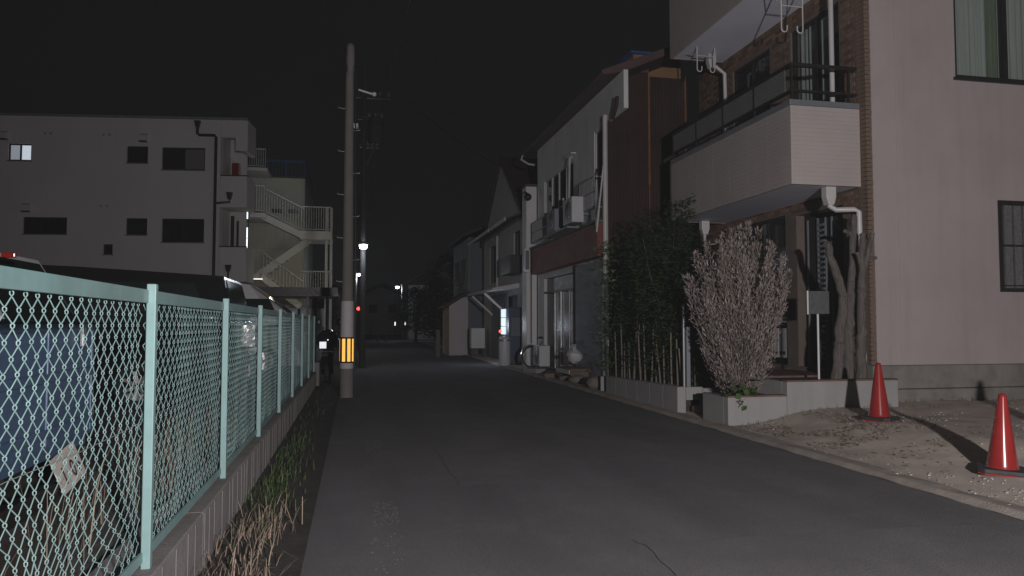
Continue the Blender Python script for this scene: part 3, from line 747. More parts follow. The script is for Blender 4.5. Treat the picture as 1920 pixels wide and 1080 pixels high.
pipe('drain_pipe', [(7.0, 14.1, 3.34), (7.02, 14.1, 2.6), (7.1, 14.1, .6)], .035, M['whitepipe'], blk, ((7.0, 14.1, 3.34), .085))
# laundry pole hangers under the upper balcony
for yy, dz in ((10.6, 0), (13.6, .36)):
    h = thing('laundry_hanger', 'pale hooked laundry bracket under the upper balcony, ' + ('nearer to the rendered wall' if yy < 12 else 'at its far end'), 'bracket', (6.8, yy, 6.93), 0, 'laundry brackets under the upper balcony')
    for s_ in (0, 1):
        x = 6.64 + .38*s_
        arm = [(x, yy, 6.93), (x, yy, 6.12+dz)] + [(x + (.05 - .05*math.cos(a))*(1 if s_ == 0 else -1), yy, 6.12+dz-.05*math.sin(a)) for a in (.5, 1.0, 1.57, 2.2, 2.8, 3.2)] + [(x+.1*(1 if s_ == 0 else -1), yy, 6.18+dz)]
        MB().tube(arm, .012, 8).build('hook', M['whitepipe'], h)
    MB().tube([(6.64, yy, 6.5+dz*.7), (7.02, yy, 6.5+dz*.7)], .009, 6).build('cross_bar', M['whitepipe'], h)
    MB().tube([(6.64, yy, 6.52+dz*.7), (6.6, yy+.45, 6.93)], .009, 6).tube([(7.02, yy, 6.52+dz*.7), (7.05, yy+.45, 6.93)], .009, 6).build('brace', M['whitepipe'], h)

# ------------------------------------------------------------ planters, steps, plants in front
t = thing('planter_wall', 'stepped pale block planter in front of the brick street side', 'planter', (5.9, 9.4, 0))
def planter_run(x0, x1, y, z, th=.12, nm='planter_front'):
    MB().box(x0, x1, y, y+th, -.05, z).build(nm, M['planter'], t, bevel=.006)
    MB().box(x0-.004, x1+.004, y-.004, y+th+.004, z+.001, z+.022).build('edging', M['brickcap'], t, bevel=.004)
planter_run(4.93, 5.81, 9.3, .405); planter_run(5.815, 7.56, 9.3, .6)
MB().box(4.93, 5.05, 9.425, 10.05, -.05, .405).build('planter_side', M['planter'], t, bevel=.006)
MB().box(5.815, 5.93, 9.425, 10.3, -.05, .6).build('planter_side', M['planter'], t, bevel=.006)
MB().box(5.055, 5.81, 9.425, 10.3, -.05, .385).build('soil', M['soil'], t)
MB().box(5.935, 7.56, 9.425, 10.45, -.05, .57).build('soil', M['soil'], t)
t2 = thing('entrance_step', 'dark brown entrance step between the planter and the hedge wall', 'step', (5.6, 10.6, 0))
MB().box(5.1, 6.1, 10.06, 10.78, -.02, .14).box(5.5, 6.4, 10.31, 10.77, .141, .3).box(5.9, 7.5, 10.46, 11.9, .301, .6).build('step', M['brickcap'], t2, bevel=.012)
t = thing('hedge_wall', 'long low block wall under the dark green hedge', 'wall', (5, 12.6, 0))
for k in range(6):
    y0 = 10.8 + .56*k; MB().box(4.88, 5.02, y0+.002, y0+.557, -.05, .425 - .012*k).build('block', M['planter'], t, bevel=.006)
MB().box(5.025, 5.3, 10.8, 10.94, .22, .42).box(5.305, 6.3, 10.8, 10.94, -.05, .4).build('return_wall', M['planter'], t, bevel=.006)
MB().box(5.03, 6.6, 10.95, 14.2, -.05, .33).build('soil', M['soil'], t)

# dead conifer: upright plumes fanning from a narrow foot
dc = thing('dead_conifer', 'dead grey brown conifer bush fanning up from the low planter', 'bush', (5.42, 9.88, .38))
rr = random.Random(21); br = MB(); lf = MB(); lf2 = MB()
def spray(lf, p, d, size, rr):
    d = d.normalized(); s1 = d.orthogonal().normalized(); a = rr.uniform(0, PI); side = (s1*math.cos(a) + d.cross(s1)*math.sin(a))
    e = p + d*size
    lf.add([p, p + d*size*.5 + side*size*.12, e, p + d*size*.5 - side*size*.12], [(0, 1, 2, 3)])
plumes = []
for i in range(110):
    a = rr.uniform(0, 2*PI); u = math.sqrt(rr.random())
    spread = Vector((math.cos(a)*u*.82, math.sin(a)*u*.6, 0))
    hgt = (2.36 - .66*u*u + rr.uniform(-.45, .12)) * (1 if rr.random() > .25 else rr.uniform(.35, .8))
    base_ = Vector((5.42 + spread.x*.2, 9.88 + spread.y*.25, .38)); top = Vector((5.42 + spread.x*(.98 if hgt > 1.4 else .72), 9.88+spread.y, .38+hgt))
    mid = base_.lerp(top, .5) + Vector((spread.x*.04, spread.y*.04, .0))
    pts = []
    for k in range(9):
        s_ = k/8; pts.append((base_*(1-s_)**2 + mid*2*s_*(1-s_) + top*s_*s_))
    br.tube(pts, [.016*(1-.85*k/8) for k in range(9)], 4, caps=False)
    n = int(760*hgt/2)
    for j in range(n):
        s_ = rr.uniform(.06, 1.04); k = min(7, int(s_*8)); f = s_*8-k
        p = pts[k].lerp(pts[k+1], min(1, f)); d = (pts[k+1]-pts[k]).normalized()
        wid = .1*math.sin(min(1, s_*1.02)*PI*.86+.3)**.8 + .02
        a2 = rr.uniform(0, 2*PI); o1 = d.orthogonal().normalized(); out = o1*math.cos(a2) + d.cross(o1)*math.sin(a2)
        p = p + out*wid*rr.random()**.6
        drp = rr.random()
        spray(lf2 if (noise.noise((p.x*5, p.y*5, p.z*3.5)) > .08 or drp < .18) else lf, p, (d if drp > .1 else Vector((out.x, out.y, -.3)))*1.0 + out*rr.uniform(.1, .5) + Vector((rr.gauss(0,.1), rr.gauss(0,.1), rr.gauss(.05,.1))), rr.choice((.022, .03, .036, .045, .055, .08))*rr.uniform(.8, 1.2), rr)
for k in range(5):
    a = k*1.3; br.tube([(5.42+.04*math.cos(a), 9.88+.04*math.sin(a), .36), (5.42+.14*math.cos(a), 9.88+.12*math.sin(a), .9), (5.42+.3*math.cos(a), 9.88+.25*math.sin(a), 1.6)], [.03, .022, .012], 6)
br.build('branches', M['bark'], dc); lf.build('crown', M['deadleaf'], dc); lf2.build('inner_crown', M['deadleafdark'], dc)

# small leafy plant at the planter corner
pl_ = thing('leafy_plant', 'small bright green leafy plant spilling over the planter edge', 'plant', (5.12, 9.4, .4))
rr = random.Random(4)
lm = None
for i in range(34):
    a = rr.uniform(0, 2*PI); l = rr.uniform(.07, .13)
    c = Vector((5.16+rr.gauss(0,.13), 9.36+rr.gauss(0,.06), .44+abs(rr.gauss(0,.09)))) if i < 27 else Vector((5.13+rr.gauss(0,.05), 9.27, .34+rr.uniform(-.05,.06)))
    if lm is None:
        b = MB(); vs = []
        out = [(0,0,0), (.25,.32,.05), (.6,.42,.07), (1,0,-.05), (.6,-.42,.07), (.25,-.32,.05)]
        o = b.add(out + [(.5, 0, .0)], [(0,1,6), (1,2,6), (2,3,6), (3,4,6), (4,5,6), (5,0,6)]).build('leaf', M['leafy'], pl_, world=False); lm = o
    else: o = lm.copy(); COL.objects.link(o); o.parent = pl_
    o.location = c - Vector((5.12, 9.4, .4)); o.scale = (l, l, l); o.rotation_euler = (rr.gauss(0,.4), rr.uniform(-.2,.9), a)
MB().tube([(5.15, 9.42, .36), (5.14, 9.38, .5)], .008, 5).tube([(5.2, 9.42, .36), (5.25, 9.36, .48)], .007, 5).build('stem', M['green'], pl_)

# pruned trunks standing in the raised planter
def trunk(label, pts, rad, stubs, seed):
    t = thing('pruned_trunk', label, 'tree', pts[0], 0, 'pruned trunks in the raised planter')
    rr = random.Random(seed); P = []; Rr = []
    n = 70; m = len(pts)-1
    for i in range(n+1):
        s_ = i/n*m; k = min(m-1, int(s_)); f = s_-k
        p = Vector(pts[k]).lerp(Vector(pts[k+1]), smooth(f)); r_ = rad[k] + (rad[k+1]-rad[k])*f
        P.append(p + Vector((noise.noise((i*.19, seed, 0)), noise.noise((i*.19, seed, 5)), 0))*.022); Rr.append(r_*(1+.16*noise.noise((i*.27, seed, 9))))
    tb = MB().tube(P, Rr, 18); knots = [(Vector(P[rr.randrange(8, 64)]) + Vector((rr.uniform(-1,1), -1, 0)).normalized()*.06, rr.uniform(.02, .04)) for _ in range(7)]
    for i, v in enumerate(tb.v):                      # ridged bark and knots
        v = Vector(v); ax = P[min(n, (i//18) % (n+1))]; d = Vector((v.x-ax.x, v.y-ax.y, 0))
        if d.length < 1e-5: continue
        d.normalize(); v += d*(.007*noise.noise((v.x*38, v.y*38, v.z*5)) + .005*noise.noise((v.x*70, v.y*70, v.z*22)))
        for kc, kr in knots: v += d*.02*math.exp(-((v-kc).length/kr)**2)
        tb.v[i] = tuple(v)
    tb.build('trunk', M['bark'], t)
    for (a, b_, r_) in stubs:
        st = MB().tube([a, Vector(a).lerp(Vector(b_), .5)+Vector((0,0,.01)), b_], [r_*1.15, r_, r_*.95], 9).build('limb_stub', M['bark'], t)
        dv = (Vector(b_)-Vector(a)).normalized()
        MB().tube([Vector(b_)-dv*.002, Vector(b_)+dv*.006], r_*.9, 9).build('cut_face', M['cutwood'], st)
    return t
trunk('pruned trunk leaning left beside the grey board sign', [(6.88, 9.72, .55), (6.93, 9.72, 1.1), (7.04, 9.75, 1.8), (6.9, 9.74, 2.2), (6.76, 9.72, 2.58)], [.085, .072, .066, .058, .048], [((6.95, 9.74, 2.15), (6.86, 9.7, 2.3), .035)], 31)
trunk('tall straight pruned trunk between its two pruned neighbours', [(7.1, 9.76, .55), (7.13, 9.77, 1.3), (7.2, 9.78, 2.0), (7.27, 9.78, 3.0)], [.085, .068, .058, .042], [((7.25, 9.77, 2.7), (7.08, 9.74, 2.77), .03)], 32)
trunk('forked pruned trunk nearest the corner of the rendered wall', [(7.18, 9.58, .55), (7.18, 9.56, 1.2), (7.19, 9.55, 1.9), (7.22, 9.53, 2.72)], [.08, .062, .055, .04], [((7.2, 9.55, 2.0), (7.36, 9.5, 2.72), .036), ((7.3, 9.52, 2.3), (7.4, 9.48, 2.36), .025), ((7.19, 9.55, 2.25), (7.1, 9.5, 2.42), .026)], 33)

t = thing('board_sign', 'blank grey board on a thin white post in the raised planter', 'sign', (6.55, 9.6, .57))
bd = MB().obox((6.52, 9.6, 1.705), (.3, .03, .33), Matrix.Rotation(R(-18), 3, 'Z')).build('board', M['boardgrey'], t, bevel=.004)
MB().obox(Vector((6.375, 9.643, 1.705)), (.022, .045, .34), Matrix.Rotation(R(-18), 3, 'Z')).build('board_edge', M['whitepipe'], bd)
MB().tube([(6.53, 9.63, .55), (6.53, 9.63, 1.72)], .016, 8).build('post', M['white'], t)

# dark green hedge with pale canes
hd = thing('hedge', 'dark feathery green hedge on the low wall by the brown house', 'hedge', (5.5, 12.6, .33))
rr = random.Random(17); lf = MB(); st = MB()
def leaf(lf, p, d, l, w, rr):
    d = d.normalized(); s1 = d.cross(Vector((rr.gauss(0,1), rr.gauss(0,1), rr.gauss(0,1)))).normalized()*w
    lf.add([p, p+d*l*.45+s1, p+d*l, p+d*l*.45-s1], [(0,1,2,3)])
stems = []
for i in range(46):
    x = rr.uniform(5.15, 6.3); y = rr.uniform(11.0, 14.3)
    hmax = 2.2 + 1.1*math.exp(-((y-13.0)/.9)**2) - .5*smooth((x-5.8)/.6) + (.25 if y < 11.6 and x > 5.6 else 0)
    h = hmax*rr.uniform(.75, 1.05); lx, ly = rr.gauss(0, .18), rr.gauss(0, .18)
    pts = [Vector((x + lx*s_*s_, y + ly*s_*s_, .3 + h*s_)) for s_ in lin(0, 1, 7)]
    st.tube(pts, [.012*(1-.7*k/6) for k in range(7)], 4, caps=False)
    for j in range(int(300*h/3)):
        s_ = rr.uniform(.12, 1.02); k = min(5, int(s_*6)); p = pts[k].lerp(pts[k+1], s_*6-k)
        a = rr.uniform(0, 2*PI); rad = rr.random()**.5*(.38 if s_ > .35 else .2)*(1.25-s_*.6)
        c = p + Vector((math.cos(a)*rad, math.sin(a)*rad, rr.gauss(0, .05)))
        for m_ in range(5):
            d = Vector((math.cos(a)+rr.gauss(0,.6), math.sin(a)+rr.gauss(0,.6), rr.gauss(-.05,.5)))
            leaf(lf, c + Vector((rr.gauss(0,.03), rr.gauss(0,.03), rr.gauss(0,.03))), d, rr.uniform(.05, .11), rr.uniform(.008, .016), rr)
st.build('stems', M['bark'], hd); lf.build('crown', M['green'], hd)
vine = MB()
rr = random.Random(19)
for i in range(500):                                  # lighter shoots on the near end towards the shop
    y = 14.4 + rr.gauss(0, .22); x = 5.0 + rr.gauss(0, .13); z = rr.uniform(.5, 3.1)
    a = rr.uniform(0, 2*PI); leaf(vine, Vector((x, y, z)), Vector((math.cos(a), math.sin(a)-.6, rr.gauss(0,.5))), rr.uniform(.05,.12), .02, rr)
vine.build('shoots', M['leafy'], hd, kind='stuff')
cm = None
for i in range(15):
    y = 11.05 + .215*i + rr.uniform(-.06, .06); h = rr.uniform(.7, 1.15)
    if cm is None: o = MB().tube([(0,0,0), (.004,0,.5), (0,0,1)], [.017, .015, .012], 7).build('garden_cane', M['cane']); cm = o
    else: o = cm.copy(); COL.objects.link(o)
    o.location = (5.08 + rr.uniform(-.02,.03), y, .3); o.scale = (1, 1, h); o.rotation_euler = (rr.gauss(0,.07), rr.gauss(0,.03), rr.uniform(0,6))
    tag(o, 'pale garden cane stuck upright along the hedge foot', 'cane', 'garden canes along the hedge foot')
t = thing('grey_post', 'taller grey post at the near end of the hedge canes', 'post', (5.08, 10.9, .3))
MB().tube([(5.02, 10.86, .3), (5.02, 10.86, 1.7)], .022, 8).build('pole', M['galv'], t); MB().box(5.06, 5.12, 10.84, 10.9, .3, 1.35).build('upright', M['shutter'], t, bevel=.004)

# ------------------------------------------------------------ traffic cones
def make_cone():
    t = thing('traffic_cone', 'x', 'traffic cone', (0, 0, 0), 0, 'red traffic cones on the gravel')
    b = MB(); poly = [(-.19,-.14),(-.14,-.19),(.14,-.19),(.19,-.14),(.19,.14),(.14,.19),(-.14,.19),(-.19,.14)]
    b.prism(poly, lambda x, y: (x, y, .012), lambda x, y: (x, y, .048)).build('base', M['conebase'], t, bevel=.006)
    MB().prism([(x*1.005, y*1.005) for x, y in poly], lambda x, y: (x, y, 0), lambda x, y: (x, y, .0115)).build('base_rim', M['cone'], t)
    MB().lathe([(.128,.0485),(.124,.06),(.12,.075),(.034,.665),(.03,.685),(.02,.695),(0,.7)], (0,0,0), 40).build('body', M['cone'], t)
    return t
cone0 = make_cone()
for i, (x, y, rz, lab) in enumerate(((6.28, 8.06, .5, 'red traffic cone standing nearer the planter and plinth'), (5.58, 5.6, .85, 'red traffic cone standing on the stonier gravel nearer the camera'), (7.25, 6.3, .2, 'red traffic cone farthest right on the gravel'))):
    o = cone0 if i == 0 else copy_tree(cone0)
    o.location = (x, y, gz(x, y)-.002); o.rotation_euler = (R(1.5 if i == 1 else 0), 0, rz); o['label'] = lab

# ------------------------------------------------------------ the shop house with the rust brown side
sh = thing('shop_house', 'two storey house with grey plaster front, red fascia and rust brown side', 'house', (5.6, 16.1, 0))
SX, S0, S1 = 5.6, 16.1, 22.7
holes = [(18.75, 21.85, 4.5, 5.72), (16.25, 17.0, 4.35, 6.0), (18.5, 21.9, .12, 2.75)]
MB().holed(PXf(SX), S0+.0, S1, .1, 6.86, .15, holes).build('front_wall', M['plaster'], sh)
MB().box(SX-.005, SX+.1, 14.95, S0-.005, 6.02, 6.86).build('wing_wall', M['plaster'], sh, bevel=.01)
rr = random.Random(6); b = MB(); x = SX+.08                     # corrugated rust sheets
vs = []; xs = []
n = int(2.0/.0235)
sheets = [(SX+.02, 6.60, 7.2), (6.66, 7.55, 7.14)]
for k, (xa, xb, zt) in enumerate(sheets):
    b = MB(); vs = []; n = int((xb-xa)/.019)
    for i in range(n+1):
        xx = xa + (xb-xa)*i/n; dy = .005*math.cos(i*PI/2.) 
        vs += [(xx, S0-.02+dy, .1), (xx, S0-.02+dy, zt)]
    vs2 = [(v[0], v[1]+.01, v[2]) for v in vs]; m_ = len(vs)
    b.add(vs + vs2, [(2*i, 2*i+2, 2*i+3, 2*i+1) for i in range(n)] + [(m_+2*i, m_+2*i+1, m_+2*i+3, m_+2*i+2) for i in range(n)] + [(1, m_+1, 3, m_+3)] if False else [(2*i, 2*i+2, 2*i+3, 2*i+1) for i in range(n)] + [(m_+2*i, m_+2*i+1, m_+2*i+3, m_+2*i+2) for i in range(n)])
    b.build('rust_sheet', M['rust'], sh)
MB().box(6.60, 6.645, S0-.045, S0-.01, 4.6, 7.2).box(7.51, 7.55, S0-.045, S0-.012, 4.8, 7.2).box(6.61, 6.635, S0-.04, S0-.012, 2.2, 4.59).build('sheet_seam', M['rustseam'], sh)
MB().box(SX+.15, 7.6, S0+.0, S1, 0, 6.8).build('inner_mass', M['black'], sh)
MB().box(6.4, 7.6, S0+.35, S0+3, 6.81, 7.78).build('upper_gable', M['ochre'], sh)
MB().box(6.3, 6.95, S0+.25, S0+3, 7.785, 7.83).build('tarp', M['bluesheet'], sh)
rf = MB().prism([(5.22, 6.80), (5.24, 6.92), (7.3, 7.75), (7.3, 7.6), (5.7, 6.9)], lambda x, z: (x, 14.9 if False else 15.2, z), lambda x, z: (x, 22.95, z)).build('roof', M['roof'], sh)
MB().tube([(5.2, 15.1, 6.83), (5.2, 23.0, 6.8)], .05, 8).build('gutter', M['roof'], rf)
MB().tube([(5.2, 22.95, 6.8), (5.16, 23.1, 6.65), (5.4, 23.05, 6.5), (5.55, 22.9, 6.45)], .035, 8).build('gutter_elbow', M['whitepipe'], rf)
MB().prism([(5.5,6.95),(5.75,6.95),(5.95,7.32),(6.6,7.3),(6.6,7.2),(5.9,7.18)], lambda x, z: (x, S0-.1, z), lambda x, z: (x, S0+.3, z)).build('verge_board', M['roof'], rf)
fs = MB().box(5.36, SX-.005, 16.08, 22.68, 2.93, 3.7).build('fascia', M['fascia'], sh, bevel=.01)
MB().box(5.3, SX-.006, 16.05, 22.72, 3.703, 3.76).build('ledge', M['ledge'], fs)
# four-pane sliding window, its rail, the door window and its rail
window(sh, PXf, SX, 18.75, 21.85, 4.5, 5.72, M['whitepipe'], M['darkglass'], 4, .04, .06, inset=.02)
window(sh, PXf, SX, 16.25, 17.0, 4.35, 6.0, M['whitepipe'], M['darkglass'], 1, .05, .06, inset=.02)
MB().box(5.46, SX-.002, 18.5, 19.1, 5.83, 5.86).build('window_hood', M['plaster'], sh)
for (ya, yb, za, zb) in ((18.4, 22.2, 3.86, 4.46), (16.15, 17.3, 4.05, 4.75)):
    g = MB()
    for zz in (za, (za+zb)/2, zb): g.box(5.3, 5.33, ya, yb, zz, zz+.03)
    k = ya
    while k < yb+.01: g.box(5.3, 5.325, k, k+.022, za, zb); k += .1
    for yy in (ya, yb-.03): g.box(5.33, SX-.002, yy, yy+.03, zb, zb+.03); g.box(5.33, SX-.002, yy, yy+.03, za, za+.03)
    g.build('window_rail', M['galv'], sh)
for pts in ([(5.5, 18.55, 5.75), (5.42, 18.5, 5.7), (5.4, 18.5, 4.3)], [(5.42, 19.1, 4.75), (5.42, 19.1, 3.8)], [(5.38, 18.5, 4.4), (5.36, 18.6, 3.78)], [(5.38, 20.2, 4.5), (5.38, 20.2, 3.8)]):
    MB().tube(pts, .03, 8).build('duct_pipe', M['whitepipe'], sh)
MB().tube([(5.54, 16.04, 6.15), (5.53, 16.04, 2.4)], .055, 10).build('drain_pipe', M['whitepipe'], sh)
MB().tube([(5.5, 15.1, 6.3), (5.48, 15.1, 6.1), (5.5, 15.4, 5.9)], .04, 8).build('drain_pipe', M['rust'], sh)
MB().box(5.28, 5.33, 15.96, 16.0, 3.6, 4.5).build('rail_end', M['galv'], sh)
# ground floor
MB().box(SX-.05, SX-.006, 16.3, 18.45, .12, 2.86).build('shutter', M['shutter'], sh)
for k in range(14): 
    if k: MB().box(SX-.054, SX-.0505, 16.32, 18.43, .12+.2*k, .128+.2*k).build('shutter_slat', M['shutter'], sh)
MB().box(SX-.06, SX-.051, 16.3, 18.45, 1.0, 1.04).build('shutter_rib', M['cap'], sh)
MB().box(SX-.04, SX-.006, 18.46, 18.7, .1, 2.9).build('rust_jamb', M['rust'], sh)
dr = MB().box(SX+.1, SX+.14, 18.7, 21.9, .12, 2.75).build('shop_door', M['dullglass'], sh)
for yy, w_ in ((19.4, .012), (20.25, .03), (20.9, .02)): MB().box(SX+.06, SX+.09, yy, yy+w_, .12, 2.3).build('door_stile', M['alu'], dr, bevel=.006)
MB().box(SX-.0, SX+.09, 18.7, 21.9, 2.3, 2.36).build('door_head', M['darkmetal'], dr)
p_ = MB().box(5.24, 5.58, 22.72, 23.3, 0, 5.72).build('end_pillar', M['white'], sh, bevel=.01)
MB().box(5.2, 5.59, 22.68, 23.32, 5.725, 5.79).build('pillar_cap', M['roof'], p_)
cc = thing('wall_camera', 'small dark round wall lamp on the pale pillar beside the shop', 'lamp', (5.15, 22.6, 5.35))
MB().tube([(5.15, 22.72, 5.5), (5.15, 22.55, 5.5), (5.2, 22.45, 5.45)], .03, 8).build('arm', M['darkmetal'], cc); MB().sphere((5.22, 22.42, 5.33), .12, 14, 10).build('shade', M['darkmetal'], cc)
sg = thing('light_box', 'small unlit white sign box at the far end of the red fascia', 'sign', (5.2, 22.6, 3.3))
MB().box(5.14, 5.32, 22.55, 22.7, 3.0, 3.75).build('frame', M['alu'], sg, bevel=.01); MB().box(5.17, 5.29, 22.535, 22.549, 3.08, 3.68).build('face', M['bluegrey'], sg)
MB().tube([(5.33, 22.4, 3.0), (5.33, 22.4, .8)], .012, 6).build('cable', M['darkmetal'], sh)
MB().tube([(5.35, 15.6, 4.9), (5.15, 15.5, 3.4)], .02, 8).build('slanted_pole', M['whitepipe'], sh)
def ac_unit(x, y, z, label, mat_, w=.8, d=.3, h=.58):
    t = thing('air_conditioner', label, 'air conditioner', (x, y, z), 0, 'outdoor air conditioner units at the shop house')
    o = MB().box(x, x+d, y, y+w, z+.05, z+.05+h).build('casing', mat_, t, bevel=.02)
    MB().lathe([(.24,0),(.22,.012),(.05,.012),(.05,.02),(0,.02)], (x-.001, y+w*.4, z+.05+h/2), 24, Matrix.Rotation(R(-90), 3, 'Y')).build('fan_grille', M['cap'], o)
    for yy in (y+.1, y+w-.16): MB().box(x+.02, x+d-.02, yy, yy+.05, z, z+.05).build('foot', M['darkmetal'], t)
ac_unit(5.02, 16.95, 3.765, 'white air conditioner unit on the fascia ledge nearer the drain pipe', M['whitebox'], .8, .3, .62)
ac_unit(5.08, 18.75, 3.765, 'duller air conditioner unit on the fascia ledge under the four pane window', M['shutter'], .8, .3, .6)
MB().box(5.0, 5.36, 17.3, 19.6, 3.72, 3.764).build('unit_shelf', M['cap'], sh)
ac_unit(5.2, 20.9, .12, 'air conditioner unit standing on the ground beside the shop door', M['whitebox'], .75, .32, .6)
bag = thing('plastic_bag', 'knotted white plastic bag on a low board by the grey shutter', 'bag', (5.3, 17.7, .3))
b = MB(); n, m = 18, 12; vs = []
for i in range(m+1):
    t_ = PI*i/m
    for k in range(n):
        a = 2*PI*k/n; r_ = .2*(1+.3*noise.noise((math.cos(a)*2, math.sin(a)*2, t_*2))) 
        vs.append((5.3+r_*math.sin(t_)*math.cos(a), 17.7+r_*math.sin(t_)*math.sin(a), .6+.9*r_*math.cos(t_)))
b.add(vs, [(i*n+k, (i+1)*n+k, (i+1)*n+(k+1) % n, i*n+(k+1) % n) for i in range(m) for k in range(n)], True); b.build('bag', M['bagwhite'], bag)
MB().tube([(5.3,17.7,.76),(5.25,17.66,.86)], [.04,.08], 8).build('knot', M['bagwhite'], bag)
bd = thing('low_board', 'low white edged board under the plastic bag', 'board', (5.3, 17.6, .1))
MB().box(5.0, 5.55, 17.1, 18.3, .26, .33).build('top', M['wood'], bd, bevel=.006); MB().box(4.98, 4.998, 17.1, 18.3, .2, .3).build('edge', M['whitebox'], bd)
for yy in (17.2, 18.1): MB().box(5.05, 5.5, yy, yy+.08, .03, .258).build('leg', M['wood'], bd)
rr = random.Random(8)
specs = [((5.0, 15.05), (.5, .35, .3), M['rubble'], 'large pale edging stone', 'stone'), ((5.06, 15.7), (.4, .3, .24), M['rubble'], 'rounded stone', 'stone'), ((4.98, 14.55), (.16, .2, .3), M['planter'], 'broken block', 'block'),
         ((5.05, 16.6), (.5, .35, .2), M['rubble'], 'flat dark stone', 'stone'), ((5.0, 18.9), (.25, 1.5, .12), M['wood'], 'length of old timber', 'timber'), ((5.08, 17.9), (.3, .9, .1), M['wood'], 'short old timber', 'timber'), ((4.92, 20.4), (.3, .7, .12), M['planter'], 'kerb block', 'block')]
names = {'stone': ['largest stone of the rubble by the hedge end', 'rounded stone behind the largest rubble stone', 'flat dark stone in front of the grey shutter'], 'block': ['broken upright block at the hedge end of the rubble', 'pale kerb block by the shop door'], 'timber': ['long old timber lying before the shop door', 'short old timber lying before the grey shutter']}
cnt = {'stone': 0, 'block': 0, 'timber': 0}
for (x, y), (a, b_, c), mt, _, kd in specs:
    mb = MB()
    if kd == 'stone':
        mb.sphere((0, 0, 0), 1, 10, 7); mb.v = [(v[0]*a/2*(1+.25*noise.noise((v[0]*1.5, v[1]*1.5, v[2]*1.5+x*7))), v[1]*b_/2*(1+.25*noise.noise((v[0]*1.5+3, v[1]*1.5, v[2]*1.5+y))), v[2]*c/2) for v in mb.v]
        o = mb.build({'stone': 'rubble_stone'}[kd], mt); zz = c*.42
    else:
        mb.box(-a/2, a/2, -b_/2, b_/2, 0, c); o = mb.build({'block': 'concrete_block', 'timber': 'old_timber'}[kd], mt, bevel=.012); zz = .0
    o.location = (x, y, .035+zz); o.rotation_euler = (0, 0, rr.uniform(-.35, .35))
    tag(o, names[kd][cnt[kd]], kd); cnt[kd] += 1
# bicycle nosing out beside the pillar
by = thing('bicycle', 'bicycle with a bright mudguard standing by the shop door', 'bicycle', (5.3, 22.1, .05))
def bwheel(x):
    c = (x, 22.1, .40)
    w_ = MB().tube([(c[0]+.32*math.cos(a), c[1], c[2]+.32*math.sin(a)) for a in lin(0, 2*PI, 33)[:-1]], .018, 7, closed=True).build('wheel', M['tyre'], by)
    r_ = MB().tube([(c[0]+.29*math.cos(a), c[1], c[2]+.29*math.sin(a)) for a in lin(0, 2*PI, 33)[:-1]], .01, 6, closed=True)
    for k in range(14):
        a = k*PI/7; r_.tube([(c[0]+.02*math.cos(a), c[1], c[2]+.02*math.sin(a)), (c[0]+.29*math.cos(a), c[1], c[2]+.29*math.sin(a))], .0016, 4)
    r_.build('rim', M['chrome'], w_)
bwheel(5.28); bwheel(6.3) if False else bwheel(5.28+1.02)
MB().tube([(5.28+.36*math.cos(a), 22.1, .40+.36*math.sin(a)) for a in lin(R(85), R(215), 16)], .026, 6).build('mudguard', M['chrome'], by)
f_ = MB()
for p, q in (((5.28,.4),(5.62,.9)), ((5.28,.4),(5.75,.38)), ((5.75,.38),(5.6,.95)), ((5.75,.38),(6.15,.85)), ((5.62,.8),(6.13,.9)), ((6.3,.4),(6.12,1.02))):
    f_.tube([(p[0], 22.1, p[1]), (q[0], 22.1, q[1])], .015, 6)
f_.build('frame', M['darkmetal'], by)
MB().sphere((5.58, 22.1, .98), .12, 10, 6, (1.1, .7, .3)).build('saddle', M['conebase'], by)
MB().tube([(6.1, 21.8, 1.1), (6.12, 22.0, 1.05), (6.12, 22.2, 1.05), (6.1, 22.4, 1.1)], .012, 6).build('handlebar', M['chrome'], by)

# ------------------------------------------------------------ gabled house, vending machine and what stands beyond on the right
gh = thing('gabled_house', 'narrow grey house with a steep street gable and white canopy', 'house', (5.45, 27.8, 0))
GX, G0, G1, GA = 5.45, 23.9, 31.8, 28.0
MB().holed(PXf(GX), G0, G1, 0, 4.75, .15, [(29.0, 30.4, 3.0, 4.55), (24.6, 25.6, 3.2, 4.6), (25.0, 27.6, .05, 2.4)]).build('front_wall', M['greywall'], gh)
MB().prism([(G0, 4.755), (G1, 4.755), (GA, 7.5)], lambda y, z: (GX, y, z), lambda y, z: (GX+.14, y, z)).build('gable_wall', M['greywall'], gh)
MB().box(GX+.2, GX+7, G0+.02, G1-.02, 0, 4.74).build('inner_mass', M['bluegrey'], gh)
for (ya, za, yb, zb) in ((G0-.25, 4.72, GA, 7.72), (G1+.25, 4.72, GA, 7.72)):
    MB().prism([(ya, za), (yb, zb), (yb, zb+.1), (ya, za+.14)], lambda y, z: (GX-.06, y, z), lambda y, z: (GX+7, y, z)).build('roof_slope', M['roof'], gh)
    MB().prism([(ya, za-.02), (yb, zb-.02), (yb, zb+.11), (ya, za+.13)], lambda y, z: (GX-.085, y, z), lambda y, z: (GX-.062, y, z)).build('barge_board', M['roof'], gh)
pr = MB().prism([(GX, 5.05), (GX-.65, 4.8), (GX-.65, 4.86), (GX, 5.13)], lambda x, z: (x, G0-.1, z), lambda x, z: (x, G1+.1, z)).build('pent_roof', M['roof'], gh)
for (ya, yb) in ((G0-.1, 26.6), (26.9, 29.2), (29.5, G1+.1)): MB().box(GX-.69, GX-.652, ya, yb, 4.76, 4.88).build('pent_fascia', M['offwhite'], pr)
window(gh, PXf, GX, 29.0, 30.4, 3.0, 4.55, M['darkmetal'], M['darkglass'], 2)
window(gh, PXf, GX, 24.6, 25.6, 3.2, 4.6, M['darkmetal'], M['darkglass'], 2)
